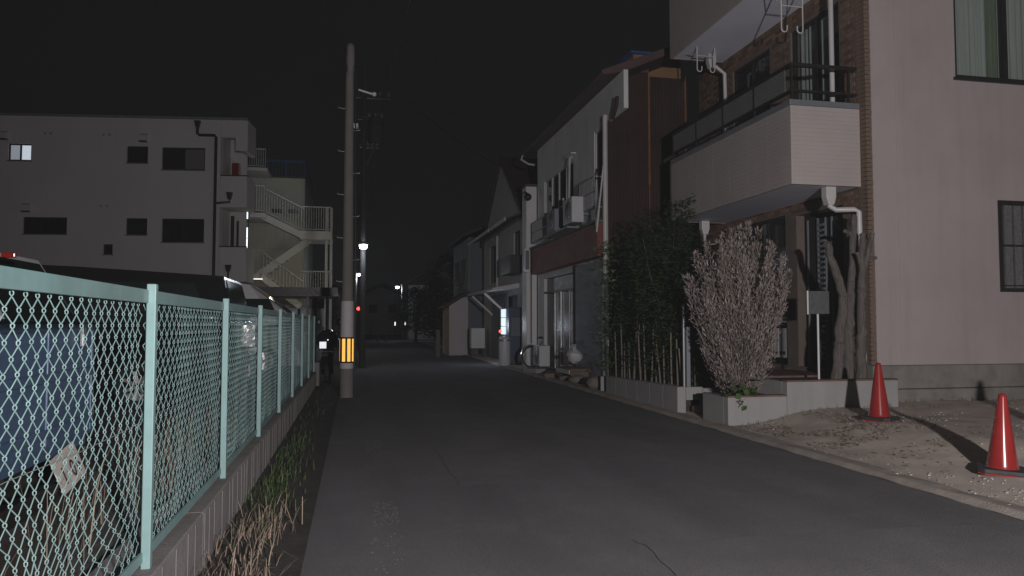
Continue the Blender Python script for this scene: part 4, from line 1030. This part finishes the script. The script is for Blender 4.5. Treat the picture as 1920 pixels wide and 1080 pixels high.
MB().box(GX-.4, GX-.005, 24.3, 25.9, 3.1, 3.7).build('window_box', M['darkmetal'], gh)
MB().tube([(GX-.06, 28.4, 4.8), (GX-.06, 28.4, 2.6)], .05, 8).build('drain_pipe', M['offwhite'], gh)
cn = MB().prism([(GX, 2.62), (GX-.95, 2.52), (GX-.95, 2.6), (GX, 2.78)], lambda x, z: (x, 24.6, z), lambda x, z: (x, 30.2, z)).build('canopy', M['offwhite'], gh)
for yy in (26.7, 29.6): MB().beam((GX-.85, yy, 2.5), (GX-.02, yy, 1.75), .06, .08).build('canopy_brace', M['offwhite'], cn)
MB().box(GX-.03, GX-.005, 26.5, 29.8, .05, 2.5).build('entrance_panel', M['bluegrey'], gh)
vm = thing('vending_machine', 'dark blue vending machine with a lit drinks window facing the street', 'vending machine', (5.1, 25, 0))
MB().box(5.02, 5.78, 24.35, 25.65, .05, 1.95).build('cabinet', M['vendblue'], vm, bevel=.02)
for k, (za, zb) in enumerate(((1.72, 2.0), (1.42, 1.70), (1.14, 1.40))):
    MB().box(4.985, 5.018, 24.85, 25.55, za-.1, zb-.1).build('display_shelf', M['vendlit'], vm)
MB().box(4.99, 5.018, 24.95, 25.15, .6, .98).build('coin_panel', M['vendlit'], vm)
MB().box(4.985, 5.018, 24.5, 25.6, .2, .4).build('delivery_flap', M['darkmetal'], vm)
MB().box(5.1, 5.6, 24.335, 24.349, 1.0, 1.6).build('side_poster', M['bluegrey'], vm)
point('vending_glow', (4.6, 25.2, 1.35), 14, .2, (.75, .85, 1.))
bn = thing('recycling_bin', 'pale round bin beside the vending machine', 'bin', (4.7, 24.2, 0))
MB().lathe([(.17,.0),(.19,.03),(.19,.85),(.16,.93),(.05,.96)], (4.82, 24.1, .03), 20).build('drum', M['whitebox'], bn); MB().lathe([(.2,.8),(.2,.86)], (4.82,24.1,.03), 20).build('band', M['galv'], bn)
MB().sphere((4.72, 24.3, 1.15), .05, 10, 8).build('red_lamp', M['lampred'], None); o = bpy.data.objects['red_lamp']; tag(o, 'small red warning lamp over the pale bin', 'lamp')
MB().tube([(4.72, 24.36, .03), (4.72, 24.36, 1.12)], .015, 6).build('lamp_rod', M['darkmetal']); o2 = bpy.data.objects['lamp_rod']; tag(o2, 'thin dark rod carrying the small red lamp', 'rod')
dh = thing('slate_house', 'tall dark blue grey house beyond the gabled house', 'house', (5.2, 34.5, 0))
MB().box(5.0, 11, 33.2, 38.5, 0, 5.3).build('wall', M['bluegrey'], dh); MB().box(5.0, 5.02, 33.19, 33.199, 0, 5.3).build('corner_trim', M['greywall'], dh)
MB().prism([(4.7, 5.3), (8.0, 6.6), (11.3, 5.3), (11.3, 5.42), (8.0, 6.75), (4.7, 5.42)], lambda x, z: (x, 33.0, z), lambda x, z: (x, 38.7, z)).build('roof', M['roof'], dh)
for yy in (34.2, 36.2): window(dh, PXf, 5.0, yy, yy+1.2, 3.2, 4.4, M['darkmetal'], M['darkglass'], 2, inset=-.05)
hs = thing('white_shed', 'small white lean-to shed with a timber post', 'shed', (4.5, 33.4, 0))
MB().prism([(4.1, 0), (4.95, 0), (4.95, 2.72), (4.1, 2.2)], lambda x, z: (x, 33.0, z), lambda x, z: (x, 35.5, z)).build('wall', M['offwhite'], hs)
MB().prism([(3.85, 2.1), (5.0, 2.8), (5.0, 2.88), (3.85, 2.18)], lambda x, z: (x, 32.85, z), lambda x, z: (x, 35.7, z)).build('roof', M['roof'], hs)
for x in (3.92, 4.02): MB().box(x, x+.07, 32.95, 33.05, 0, 2.1).build('post', M['cutwood'], hs)
bx_ = thing('white_box', 'low white box standing before the slate house', 'box', (4.9, 30.9, 0))
MB().box(4.72, 5.3, 30.6, 31.1, .38, 1.22).build('casing', M['white'], bx_, bevel=.02)
for x in (4.74, 5.22): MB().box(x, x+.06, 30.65, 31.05, 0, .378).build('leg', M['darkmetal'], bx_)
bl = thing('bollard', 'pale square bollard by the far right road edge', 'bollard', (3.4, 31.5, 0)); MB().box(3.36, 3.52, 31.45, 31.6, 0, 1.15).build('post', M['pole'], bl, bevel=.012)
def far_tree(x, y, h, w, label, seed, n=2600):
    t = thing('tree', label, 'tree', (x, y, 0), 0, 'trees beside the far road'); rr = random.Random(seed)
    MB().tube([(x, y, 0), (x+.1, y, h*.35), (x+.05, y, h*.7)], [.14, .1, .05], 7).build('trunk', M['bark'], t); lf = MB()
    for i in range(n//6):
        a = rr.uniform(0, 2*PI); r_ = w*rr.random()**.5; zz = h*(.22+.78*rr.random()); k = math.sin(min(1, (zz/h-.12)/.88)*PI)**.6
        c = Vector((x+math.cos(a)*r_*k, y+math.sin(a)*r_*k, zz))
        for j in range(6): leaf(lf, c+Vector((rr.gauss(0,.12), rr.gauss(0,.12), rr.gauss(0,.1))), Vector((rr.gauss(0,1), rr.gauss(0,1), rr.gauss(0,.6))), rr.uniform(.12,.25), .05, rr)
    lf.build('crown', M['green'], t)
far_tree(3.9, 36.5, 3.6, .9, 'rounded dark tree before the white shed', 41)
far_tree(5.2, 43, 5.4, 1.7, 'taller spreading dark tree beyond the slate house', 42)
far_tree(4.6, 58, 4.2, 1.5, 'faint small tree far along the right road side', 43)
far_tree(-3.5, 72, 4.5, 2.2, 'faint broad tree at the far left road end', 44)
def far_house(x0, x1, y0, y1, z, mt, label, seed):
    t = thing('far_house', label, 'house', ((x0+x1)/2, y0, 0), 0, 'houses along the far road')
    MB().box(x0, x1, y0, y1, 0, z).build('wall', mt, t)
    xm = (x0+x1)/2
    MB().prism([(x0-.4, z-.05), (xm, z+1.5), (x1+.4, z-.05), (x1+.4, z+.08), (xm, z+1.65), (x0-.4, z+.08)], lambda x, zz: (x, y0-.4, zz), lambda x, zz: (x, y1+.4, zz)).build('roof', M['roof'], t)
    for k in range(2):
        xa = x0 + (x1-x0)*(.2+.4*k); window(t, PYf, y0-.06, xa, xa+1.1, z*.55, z*.55+1.1, M['darkmetal'], M['black'], 2, inset=0)
far_house(5.6, 11, 45, 52, 5.2, M['greywall'], 'dim house behind the spreading dark tree', 1)
far_house(4.6, 9, 66, 72, 4.8, M['offwhite'], 'dim pale house far along the right side', 2)
far_house(-8, -1.2, 84, 90, 5, M['greywall'], 'dim grey house closing the road end on the left', 3)
far_house(.5, 6.5, 96, 104, 5, M['greywall'], 'dim grey house at the farthest road end', 4)
gr = thing('guard_rail', 'low pale guard rail across the far road end', 'rail', (-1, 62, 0))
for k in range(8): MB().box(-7+.9*k, -6.94+.9*k, 62, 62.06, 0, .8).build('post', M['pole'], gr)
MB().box(-7.1, -.6, 61.95, 61.99, .5, .8).build('beam', M['pole'], gr)

# ------------------------------------------------------------ the white apartment building on the left (own turned axes: x along the front, y inward)
ab = thing('white_apartments', 'three storey white walled apartment building behind the parking lot', 'building', (-4.111, 30.0, 0), R(-7.3))
wn = [(-8.78, -7.95, 7.54, 8.18), (-4.48, -3.7, 7.52, 8.16), (-3.18, -1.58, 7.28, 8.14), (-8.17, -6.59, 4.77, 5.4), (-4.44, -3.67, 4.77, 5.4), (-3.13, -1.57, 4.5, 5.4), (-5.25, -4.91, 4.02, 4.4)]
def L(b, name, mt, parent, **k): return b.build(name, mt, parent, world=False, **k)
L(MB().holed(PYf(0), -14, -1.0, .25, 9.24, .2, wn), 'front_wall', M['offwhite'], ab)
def lwin(w_, pm, n): 
    a0, a1, z0, z1 = w_; f = MB(); d0, d1 = .07, .13; fw = .045
    f.box(a0, a1, d0, d1, z0, z0+fw); f.box(a0, a1, d0, d1, z1-fw, z1); f.box(a0, a0+fw, d0, d1, z0+fw, z1-fw); f.box(a1-fw, a1, d0, d1, z0+fw, z1-fw)
    ww = (a1-a0-2*fw)/n
    for k in range(1, n): f.box(a0+fw+ww*k-.03, a0+fw+ww*k+.03, d0+.004, d1-.004, z0+fw, z1-fw)
    fo = L(f, 'window', M['darkmetal'], ab)
    for k in range(n): L(MB().box(a0+fw+ww*k, a0+fw+ww*(k+1), .1+.01*k, .106+.01*k, z0+fw, z1-fw), 'pane', pm[k], fo)
    L(MB().box(a0-.03, a1+.03, -.03, .05, z0-.04, z0-.002), 'sill', M['cap'], fo)
dg, fg = M['darkglass'], M['frosted']
lwin(wn[0], [M['litpane2'], M['litpane']], 2); lwin(wn[1], [dg, dg], 2); lwin(wn[2], [dg, fg], 2); lwin(wn[3], [dg, dg, dg], 3); lwin(wn[4], [dg, dg], 2); lwin(wn[5], [dg, dg], 2); lwin(wn[6], [dg], 1)
L(MB().box(-14.1, -.0, -.06, .3, 9.243, 9.33), 'parapet_cap', M['cap'], ab)
L(MB().box(-14, -1.0, .25, 3.2, 0, 9.2), 'inner_mass', M['offwhite'], ab)
# corner balconies
L(MB().box(-.995, -.45, 0, .2, 8.57, 9.24).box(-.449, 0, 0, .2, 8.06, 9.24).box(-.2, 0, .201, 1.2, 8.06, 9.24).box(-.995, -.201, .201, 1.2, 9.05, 9.24), 'roof_band', M['offwhite'], ab)
for (za, zb) in ((5.86, 7.07), (3.0, 4.33)):
    L(MB().box(-.995, 0, 0, .13, za, zb).box(-.13, 0, .131, 1.2, za, zb).box(-.995, -.131, .131, 1.2, za, za+.15), 'balcony_parapet', M['offwhite'], ab, bevel=.01)
    L(MB().box(-.995, .01, -.01, .14, zb+.001, zb+.04), 'balcony_coping', M['darkmetal'], ab)
L(MB().box(-.99, -.35, 1.25, 1.35, .2, 9.0), 'balcony_back_wall', M['offwhite'], ab)
L(MB().box(-.93, -.8, 1.2, 1.245, 4.4, 5.7).box(-.7, -.62, 1.2, 1.245, 4.4, 5.5), 'balcony_door', M['darkmetal'], ab)
L(MB().box(-.8, -.55, .8, 1.1, 7.1, 7.75), 'hanging_bundle', M['redlens'], ab)
L(MB().tube([(-1.86, -.08, 9.1), (-1.86, -.08, 8.68), (-1.78, -.08, 8.62), (-1.22, -.08, 8.62), (-1.16, -.08, 8.55), (-1.16, -.08, .3)], .055, 10).tube([(-.62, -.08, 6.3), (-.62, -.08, 6.05), (-1.16, -.08, 6.0)], .045, 8).tube([(-.62, -.08, 3.5), (-.62, -.08, 3.15), (-1.16, -.08, 3.1)], .045, 8), 'drain_pipe', M['darkmetal'], ab)
for (x, z) in ((-1.86, 9.05), (-.62, 6.3), (-.62, 3.52)):
    L(MB().prism([(-.11,.12),(.11,.12),(.05,-.14),(-.05,-.14)], lambda a, q: (x+a, -.16, z+q), lambda a, q: (x+a, -.01, z+q)), 'hopper', M['darkmetal'], ab)
for (x, z) in ((-3.86, 8.45), (-8.05, 5.72), (-8.92, 8.44)):
    hv = L(MB().prism([(0,.2),(-.16,.12),(-.2,-.1),(0,-.1)], lambda y, q: (x-.14, y, z+q), lambda y, q: (x+.14, y, z+q)), 'vent_hood', M['offwhite'], ab)
    L(MB().box(x-.12, x+.12, -.17, -.01, z-.14, z-.101), 'louvre', M['darkmetal'], hv)
for (x, z) in ((-7.45, 8.59), (-7.25, 8.59), (-5.33, 8.58), (-5.12, 8.58), (-5.36, 5.85), (-5.14, 5.85)):
    L(MB().lathe([(.06,0),(.05,.03),(0,.03)], (x, 0, z), 12, Matrix.Rotation(R(90), 3, 'X')), 'round_vent', M['greywall'], ab)

# ------------------------------------------------------------ stair building, outside stair, carport
sb = thing('stair_building', 'ribbed pale building with blue roof railing behind the white apartments', 'building', (-3.8, 38.4, 0))
MB().box(-9, -2.5, 38.5, 46, .2, 8.7).build('wall', M['stairwall'], sb)
g = MB(); x = -8.9
while x < -2.5: g.box(x, x+.03, 38.47, 38.499, .2, 8.66); x += .3
g.build('wall_rib', M['stairwall'], sb)
MB().box(-9, -2.45, 38.42, 38.5, 8.66, 8.74).build('roof_edge', M['roof'], sb)
g = MB()
for zz in (9.46, 9.52): g.box(-9, -2.5, 38.5, 38.54, zz, zz+.04)
g.box(-2.54, -2.5, 38.541, 46, 9.46, 9.56)
for k in range(8): g.box(-2.54-.9*k, -2.5-.9*k, 38.5, 38.54, 8.745, 9.46)
g.build('roof_rail', M['bluenet'], sb)
g = MB()
for k in range(40): g.box(-8.9+.16*k, -8.885+.16*k, 38.51, 38.525, 8.75, 9.45)
g.build('roof_net', M['bluenet'], sb, kind='stuff')
for xx in (-3.3, -4.1): MB().box(xx, xx+.5, 38.44, 38.469, 6.9, 7.1).build('wall_vent', M['darkmetal'], sb)
st = thing('outside_stair', 'pale steel outside stair zigzagging up the ribbed building', 'stair', (-3, 37, 0))
def baluster_rail(xa, za, xb, zb, y, h, n, r=.016):
    b = MB(); b.tube([(xa, y, za+h), (xb, y, zb+h)], r*1.6, 6); b.tube([(xa, y, za+.08), (xb, y, zb+.08)], r, 6)
    for k in range(n+1):
        f = k/n; b.tube([(xa+(xb-xa)*f, y, za+(zb-za)*f+.08), (xa+(xb-xa)*f, y, za+(zb-za)*f+h)], r*.8, 4, caps=False)
    return b
for x in (-1.42, -1.2): MB().box(x, x+.12, 36.6, 36.74, .2, 6.95).build('column', M['steel'], st)
MB().box(-2.55, -1.1, 36.3, 38.4, 5.38, 5.78).build('landing', M['steel'], st)
MB().box(-2.55, -1.1, 36.3, 38.4, 2.75, 2.87).build('landing', M['steel'], st)
MB().box(-5.2, -4.1, 36.3, 38.4, 6.35, 6.56).build('landing', M['steel'], st)
MB().box(-5.4, -4.35, 36.3, 38.4, 3.55, 3.7).build('landing', M['steel'], st)
MB().beam((-4.3, 36.5, 6.45), (-2.4, 36.5, 5.55), .06, .3).build('stringer', M['steel'], st)
MB().beam((-2.1, 36.9, 5.45), (-4.5, 36.9, 3.65), .06, .34).build('stringer', M['steel'], st)
MB().beam((-4.3, 36.5, 3.62), (-2.5, 36.5, 2.2), .06, .3).build('stringer', M['steel'], st)
tr = MB()
for k in range(9):
    f = k/9; tr.box(-4.2+1.75*f, -3.95+1.75*f, 36.56, 37.4, 6.4-.9*f, 6.44-.9*f); tr.box(-2.4-2.0*f, -2.1-2.0*f, 36.95, 37.8, 5.4-1.75*f, 5.44-1.75*f); tr.box(-4.2+1.7*f, -3.95+1.7*f, 36.56, 37.4, 3.6-1.35*f, 3.64-1.35*f)
tr.build('treads', M['steel'], st, kind='stuff')
baluster_rail(-2.5, 5.78, -1.15, 5.78, 36.35, 1.15, 12, .02).build('rail', M['steel'], st)
baluster_rail(-2.5, 2.87, -1.15, 2.87, 36.35, 1.0, 12, .018).build('rail', M['steel'], st)
baluster_rail(-5.1, 6.6, -4.2, 6.6, 36.35, 1.25, 8, .024).build('rail', M['steel'], st)
baluster_rail(-4.1, 6.55, -2.4, 5.7, 36.42, 1.15, 14, .018).build('rail', M['steel'], st)
baluster_rail(-5.2, 5.0, -3.4, 5.0, 37.9, 1.2, 14, .018).build('rail', M['steel'], st)
baluster_rail(-4.2, 3.7, -2.4, 2.4, 36.42, 1.0, 12, .016).build('rail', M['steel'], st)
baluster_rail(-5.1, 8.75, -4.2, 8.75, 36.6, .9, 9, .02).build('rail', M['steel'], st)
MB().box(-5.2, -4.1, 36.5, 38.4, 8.6, 8.74).build('landing', M['steel'], st)
# lit parts of the stair
ld = thing('lit_frosted_door', 'bright frosted glass strip glowing beside the white apartments', 'lit window', (-4.55, 33.5, 4.3))
for za, zb in ((4.25, 5.05), (5.07, 5.52), (5.9, 6.25)): MB().box(-4.74, -4.52, 33.5, 33.54, za, zb).build('pane', M['tube'], ld)
MB().box(-4.78, -4.741, 33.48, 33.56, 4.2, 6.3).box(-4.519, -4.48, 33.48, 33.56, 4.2, 6.3).build('frame', M['darkmetal'], ld)
fl = thing('fluorescent_lamp', 'lit fluorescent lamp under the lowest stair landing', 'lamp', (-4.2, 36.2, 3.45))
MB().box(-4.95, -4.15, 36.15, 36.28, 3.5, 3.54).build('housing', M['steel'], fl); MB().tube([(-4.9, 36.2, 3.47), (-4.2, 36.2, 3.47)], .025, 8).build('tube', M['fluor'], fl)
point('stair_fill', (-2.6, 33.8, 3.4), 34, .3, (1.0, .93, .68))  # unseen fill lamp set out in front to light the stair evenly
point('stair_fill_top', (-3.0, 35.0, 7.4), 13, .3, (.85, .95, 1.0))  # added unseen fill lamp for the upper stair and wall
cp = thing('carport', 'low dark flat carport roof on thin posts beyond the parked vans', 'carport', (-2.5, 24, 0))
MB().box(-7.5, -.55, 22.5, 27.5, 2.28, 2.42).build('roof', M['darkmetal'], cp, bevel=.01); MB().box(-7.55, -.5, 22.42, 22.49, 2.2, 2.46).build('fascia', M['darkmetal'], cp)
for x in (-1.4, -4.4, -7.2):
    for y in (22.7, 27.2): MB().box(x, x+.08, y, y+.08, 0, 2.28).build('post', M['darkmetal'], cp)
pt = thing('white_post', 'short white post beyond the fence end under the carport', 'post', (-.75, 21.5, 0)); MB().tube([(-.75, 21.5, 0), (-.75, 21.5, 2.15)], .05, 10).build('tube', M['steel'], pt)
yw = thing('yard_wall', 'pale yard wall behind the carport', 'wall', (-3, 29, 0)); MB().box(-4.0, -.9, 29, 29.15, 0, 1.9).build('panel', M['plaster'], yw); MB().box(-4.0, -.85, 28.97, 29.18, 1.905, 1.97).build('coping', M['cap'], yw)

# ------------------------------------------------------------ utility poles, lamps, wires
up = thing('utility_pole', 'near concrete utility pole with black and yellow striped band', 'utility pole', (-.14, 14.64, 0))
MB().lathe([(.128, -.05), (.124, .54), (.116, 1.82), (.106, 1.9), (.078, 6.2), (.07, 6.28)], (-.14, 14.64, 0), 24).build('shaft', M['pole'], up)
MB().lathe([(.066, 6.28), (.07, 6.4), (.084, 6.45), (.076, 6.78), (.05, 6.84), (0, 6.85)], (-.13, 14.64, 0), 18).build('cap', M['pole'], up)
MB().lathe([(.128, .55), (.131, .56), (.121, 1.82), (.118, 1.83)], (-.14, 14.64, 0), 28).build('sleeve', M['sleeve'], up)
bd = MB().lathe([(.131, .655), (.1345, .66), (.1325, 1.14), (.128, 1.145)], (-.14, 14.64, 0), 28).build('band', M['bandblack'], up)
cn_ = (-.14, 14.64)
nrm = Vector((.049, -.998, .05)); rotS = nrm.to_track_quat('Y', 'Z').to_matrix()     # flat strips turned to throw the lamp's light back at the camera
for (dx, dy, w_) in ((-.06, -.131, .058), (.036, -.131, .058), (.108, -.098, .028)):
    MB().obox((cn_[0]+dx, cn_[1]+dy, .9), (w_, .034, .43), rotS).build('reflector_stripe', M['bandyellow'], bd)
for deg in (10, 52, 94, 136, 178):
    a = R(deg); MB().obox((cn_[0]+.13*math.cos(a), cn_[1]+.13*math.sin(a), .9), (.055, .012, .43), Matrix.Rotation(a + PI/2, 3, 'Z')).build('reflector_stripe', M['bandyellow'], bd)
sb_ = MB()
for k in range(9):
    z = 2.2 + .42*k; s_ = 1 if k % 2 else -1
    sb_.tube([(-.14+.08*s_, 14.64, z), (-.14+.2*s_, 14.64, z+.01), (-.14+.205*s_, 14.64, z+.03)], .009, 6)
sb_.build('step_bolt', M['galv'], up)
MB().box(-.06, .03, 14.58, 14.7, 5.2, 5.27).build('clamp', M['galv'], up)
MB().tube([(-.03, 14.5, 6.0), (.0, 14.5, 3.0), (.0, 14.52, .1)], .012, 6).build('cable', M['darkmetal'], up)
MB().tube([(.03, 14.64, 5.95), (.22, 14.64, 5.9), (.3, 14.64, 5.88)], .02, 6).sphere((.33, 14.64, 5.88), .045, 10, 8).build('insulator', M['whitebox'], up)
def pole2(x, y, h, label, arms):
    t = thing('utility_pole', label, 'utility pole', (x, y, 0), 0, 'utility poles along the left road side')
    MB().lathe([(.1, -.05), (.065, h)], (x, y, 0), 16).build('shaft', M['polefar'], t)
    for z, w_ in arms:
        am = MB().box(x-w_*.35, x+w_, y-.05, y+.05, z, z+.09).build('cross_arm', M['darkmetal'], t)
        for k in range(3): MB().lathe([(.04,0),(.055,.05),(.035,.08),(.05,.13),(.0,.16)], (x+w_*(.25+.32*k), y, z+.09), 10).build('insulator', M['sleevedark'], am)
        MB().beam((x+.1, y, z-.5), (x+w_*.7, y, z), .04, .04).build('brace', M['darkmetal'], am)
    return t
t = pole2(.24, 24, 9.7, 'second utility pole with cross arms and transformer behind the near pole', ((8.6, .85), (7.9, .6), (7.0, .45)))
MB().lathe([(.0,.0),(.24,.0),(.25,.05),(.25,.75),(.2,.82),(0,.84)], (.6, 23.95, 7.15), 20).build('transformer', M['polefar'], t)
pole2(.25, 46, 9, 'third utility pole carrying the bright street lamp', ((7.9, .7),))
def street_lamp(x, y, z, label, s_, mt, power, px=None):
    t = thing('street_lamp', label, 'street lamp', (x, y, 0), 0, 'lit lamps along the far road')
    px = x - .35 if px is None else px
    MB().tube([(px, y+.05, z+.05), (x-.1, y+.02, z+.18), (x, y, z+.1)], .025, 6).build('arm', M['galv'], t)
    MB().sphere((x, y, z+.06), s_*1.25, 12, 6, (1.3, 1, .5)).build('hood', M['galv'], t)
    MB().sphere((x, y-.02, z-.02), s_, 14, 10, (1.1, 1, .9)).build('bulb', mt, t)
    if power: point('street_light', (x, y, z-.25), power, .15, (.8, .88, 1.))
    return t
street_lamp(.24, 23.55, 3.82, 'brightest white street lamp right of the near pole', .11, M['lampwhite'], 26, .24)
t = street_lamp(.19, 40, 4.0, 'smaller lamp below the brightest street lamp', .09, M['lampfar'], 40, .05)
MB().tube([(.05, 40.05, 0), (.05, 40.05, 4.2)], .05, 8).build('pole', M['pole'], t)
t = street_lamp(3.3, 60, 4.35, 'bluish street lamp over the middle of the far road', .15, M['lampfar'], 70, 3.6)
MB().tube([(3.75, 60.05, 0), (3.7, 60.05, 4.6)], .09, 8).build('pole', M['pole'], t)
rs = thing('red_signal', 'small red signal lamp low beside the near pole', 'signal', (.19, 39, 0))
MB().tube([(.19, 39.1, 0), (.19, 39.1, 2.3)], .03, 8).build('pole', M['darkmetal'], rs); MB().box(.06, .32, 38.95, 39.05, 2.03, 2.31).build('housing', M['darkmetal'], rs)
MB().sphere((.19, 38.93, 2.17), .085, 12, 8, (1.2, .4, 1)).build('lens', M['lampred'], rs)
for i, (x, y, z) in enumerate(((3.35, 64, 1.5), (4.2, 64, 1.5))):
    t = thing('path_light', ('left' if i == 0 else 'right') + ' one of two small white lights far down the right roadside', 'lamp', (x, y, 0))
    MB().tube([(x, y+.05, 0), (x, y+.05, z)], .04, 6).build('post', M['darkmetal'], t); MB().box(x-.05, x+.05, y-.03, y+.03, z-.25, z+.05).build('lens', M['fluor'], t)
wt = thing('far_post', 'pale pair of posts at the far road side', 'post', (1.9, 58, 0))
for x in (1.7, 2.3): MB().box(x, x+.12, 58, 58.1, 0, 1.9).build('post', M['pole'], wt)
def wire(label, a, b_, sag, r=.012):
    a = Vector(a); b_ = Vector(b_); P = []
    for i in range(25):
        f = i/24; p = a.lerp(b_, f); p.z -= sag*4*f*(1-f); P.append(p)
    tag(MB().tube(P, r, 5).build('overhead_wire', M['darkmetal']), label, 'wire')
wire('overhead wire from the second pole down to the gabled house', (.95, 24, 9.2), (5.4, 28.2, 7.55), .25)
wire('thick overhead wire running up from the second pole past the near pole', (.9, 24, 8.8), (1.9, -6, 9.3), .35)
wire('thin overhead wire joining the near and second pole tops', (-.1, 14.64, 6.7), (.1, 24, 8.6), .15, .009)
wire('overhead wire going from the second pole to the third pole', (.7, 24, 8.75), (.8, 46, 8.05), .4)
wire('overhead wire from the near pole to the shop house gutter', (.3, 14.64, 5.9), (5.25, 18.5, 6.9), .3, .008)


# ------------------------------------------------------------ thin haze added to lift the blacks
hm = bpy.data.materials.new('black_lift_haze'); hm.use_nodes = True; nt = hm.node_tree
nt.nodes.remove(nt.nodes['Principled BSDF'])
pv = nt.nodes.new('ShaderNodeVolumePrincipled'); pv.inputs['Color'].default_value = (.95, .97, 1, 1); pv.inputs['Density'].default_value = .0013; pv.inputs['Anisotropy'].default_value = 0.0
nt.links.new(pv.outputs[0], nt.nodes['Material Output'].inputs['Volume'])
tag(MB().box(-310, 310, -160, 460, -1.1, 10.6).build('haze', hm), 'thin added haze over the whole street that lifts the blacks', kind='stuff')
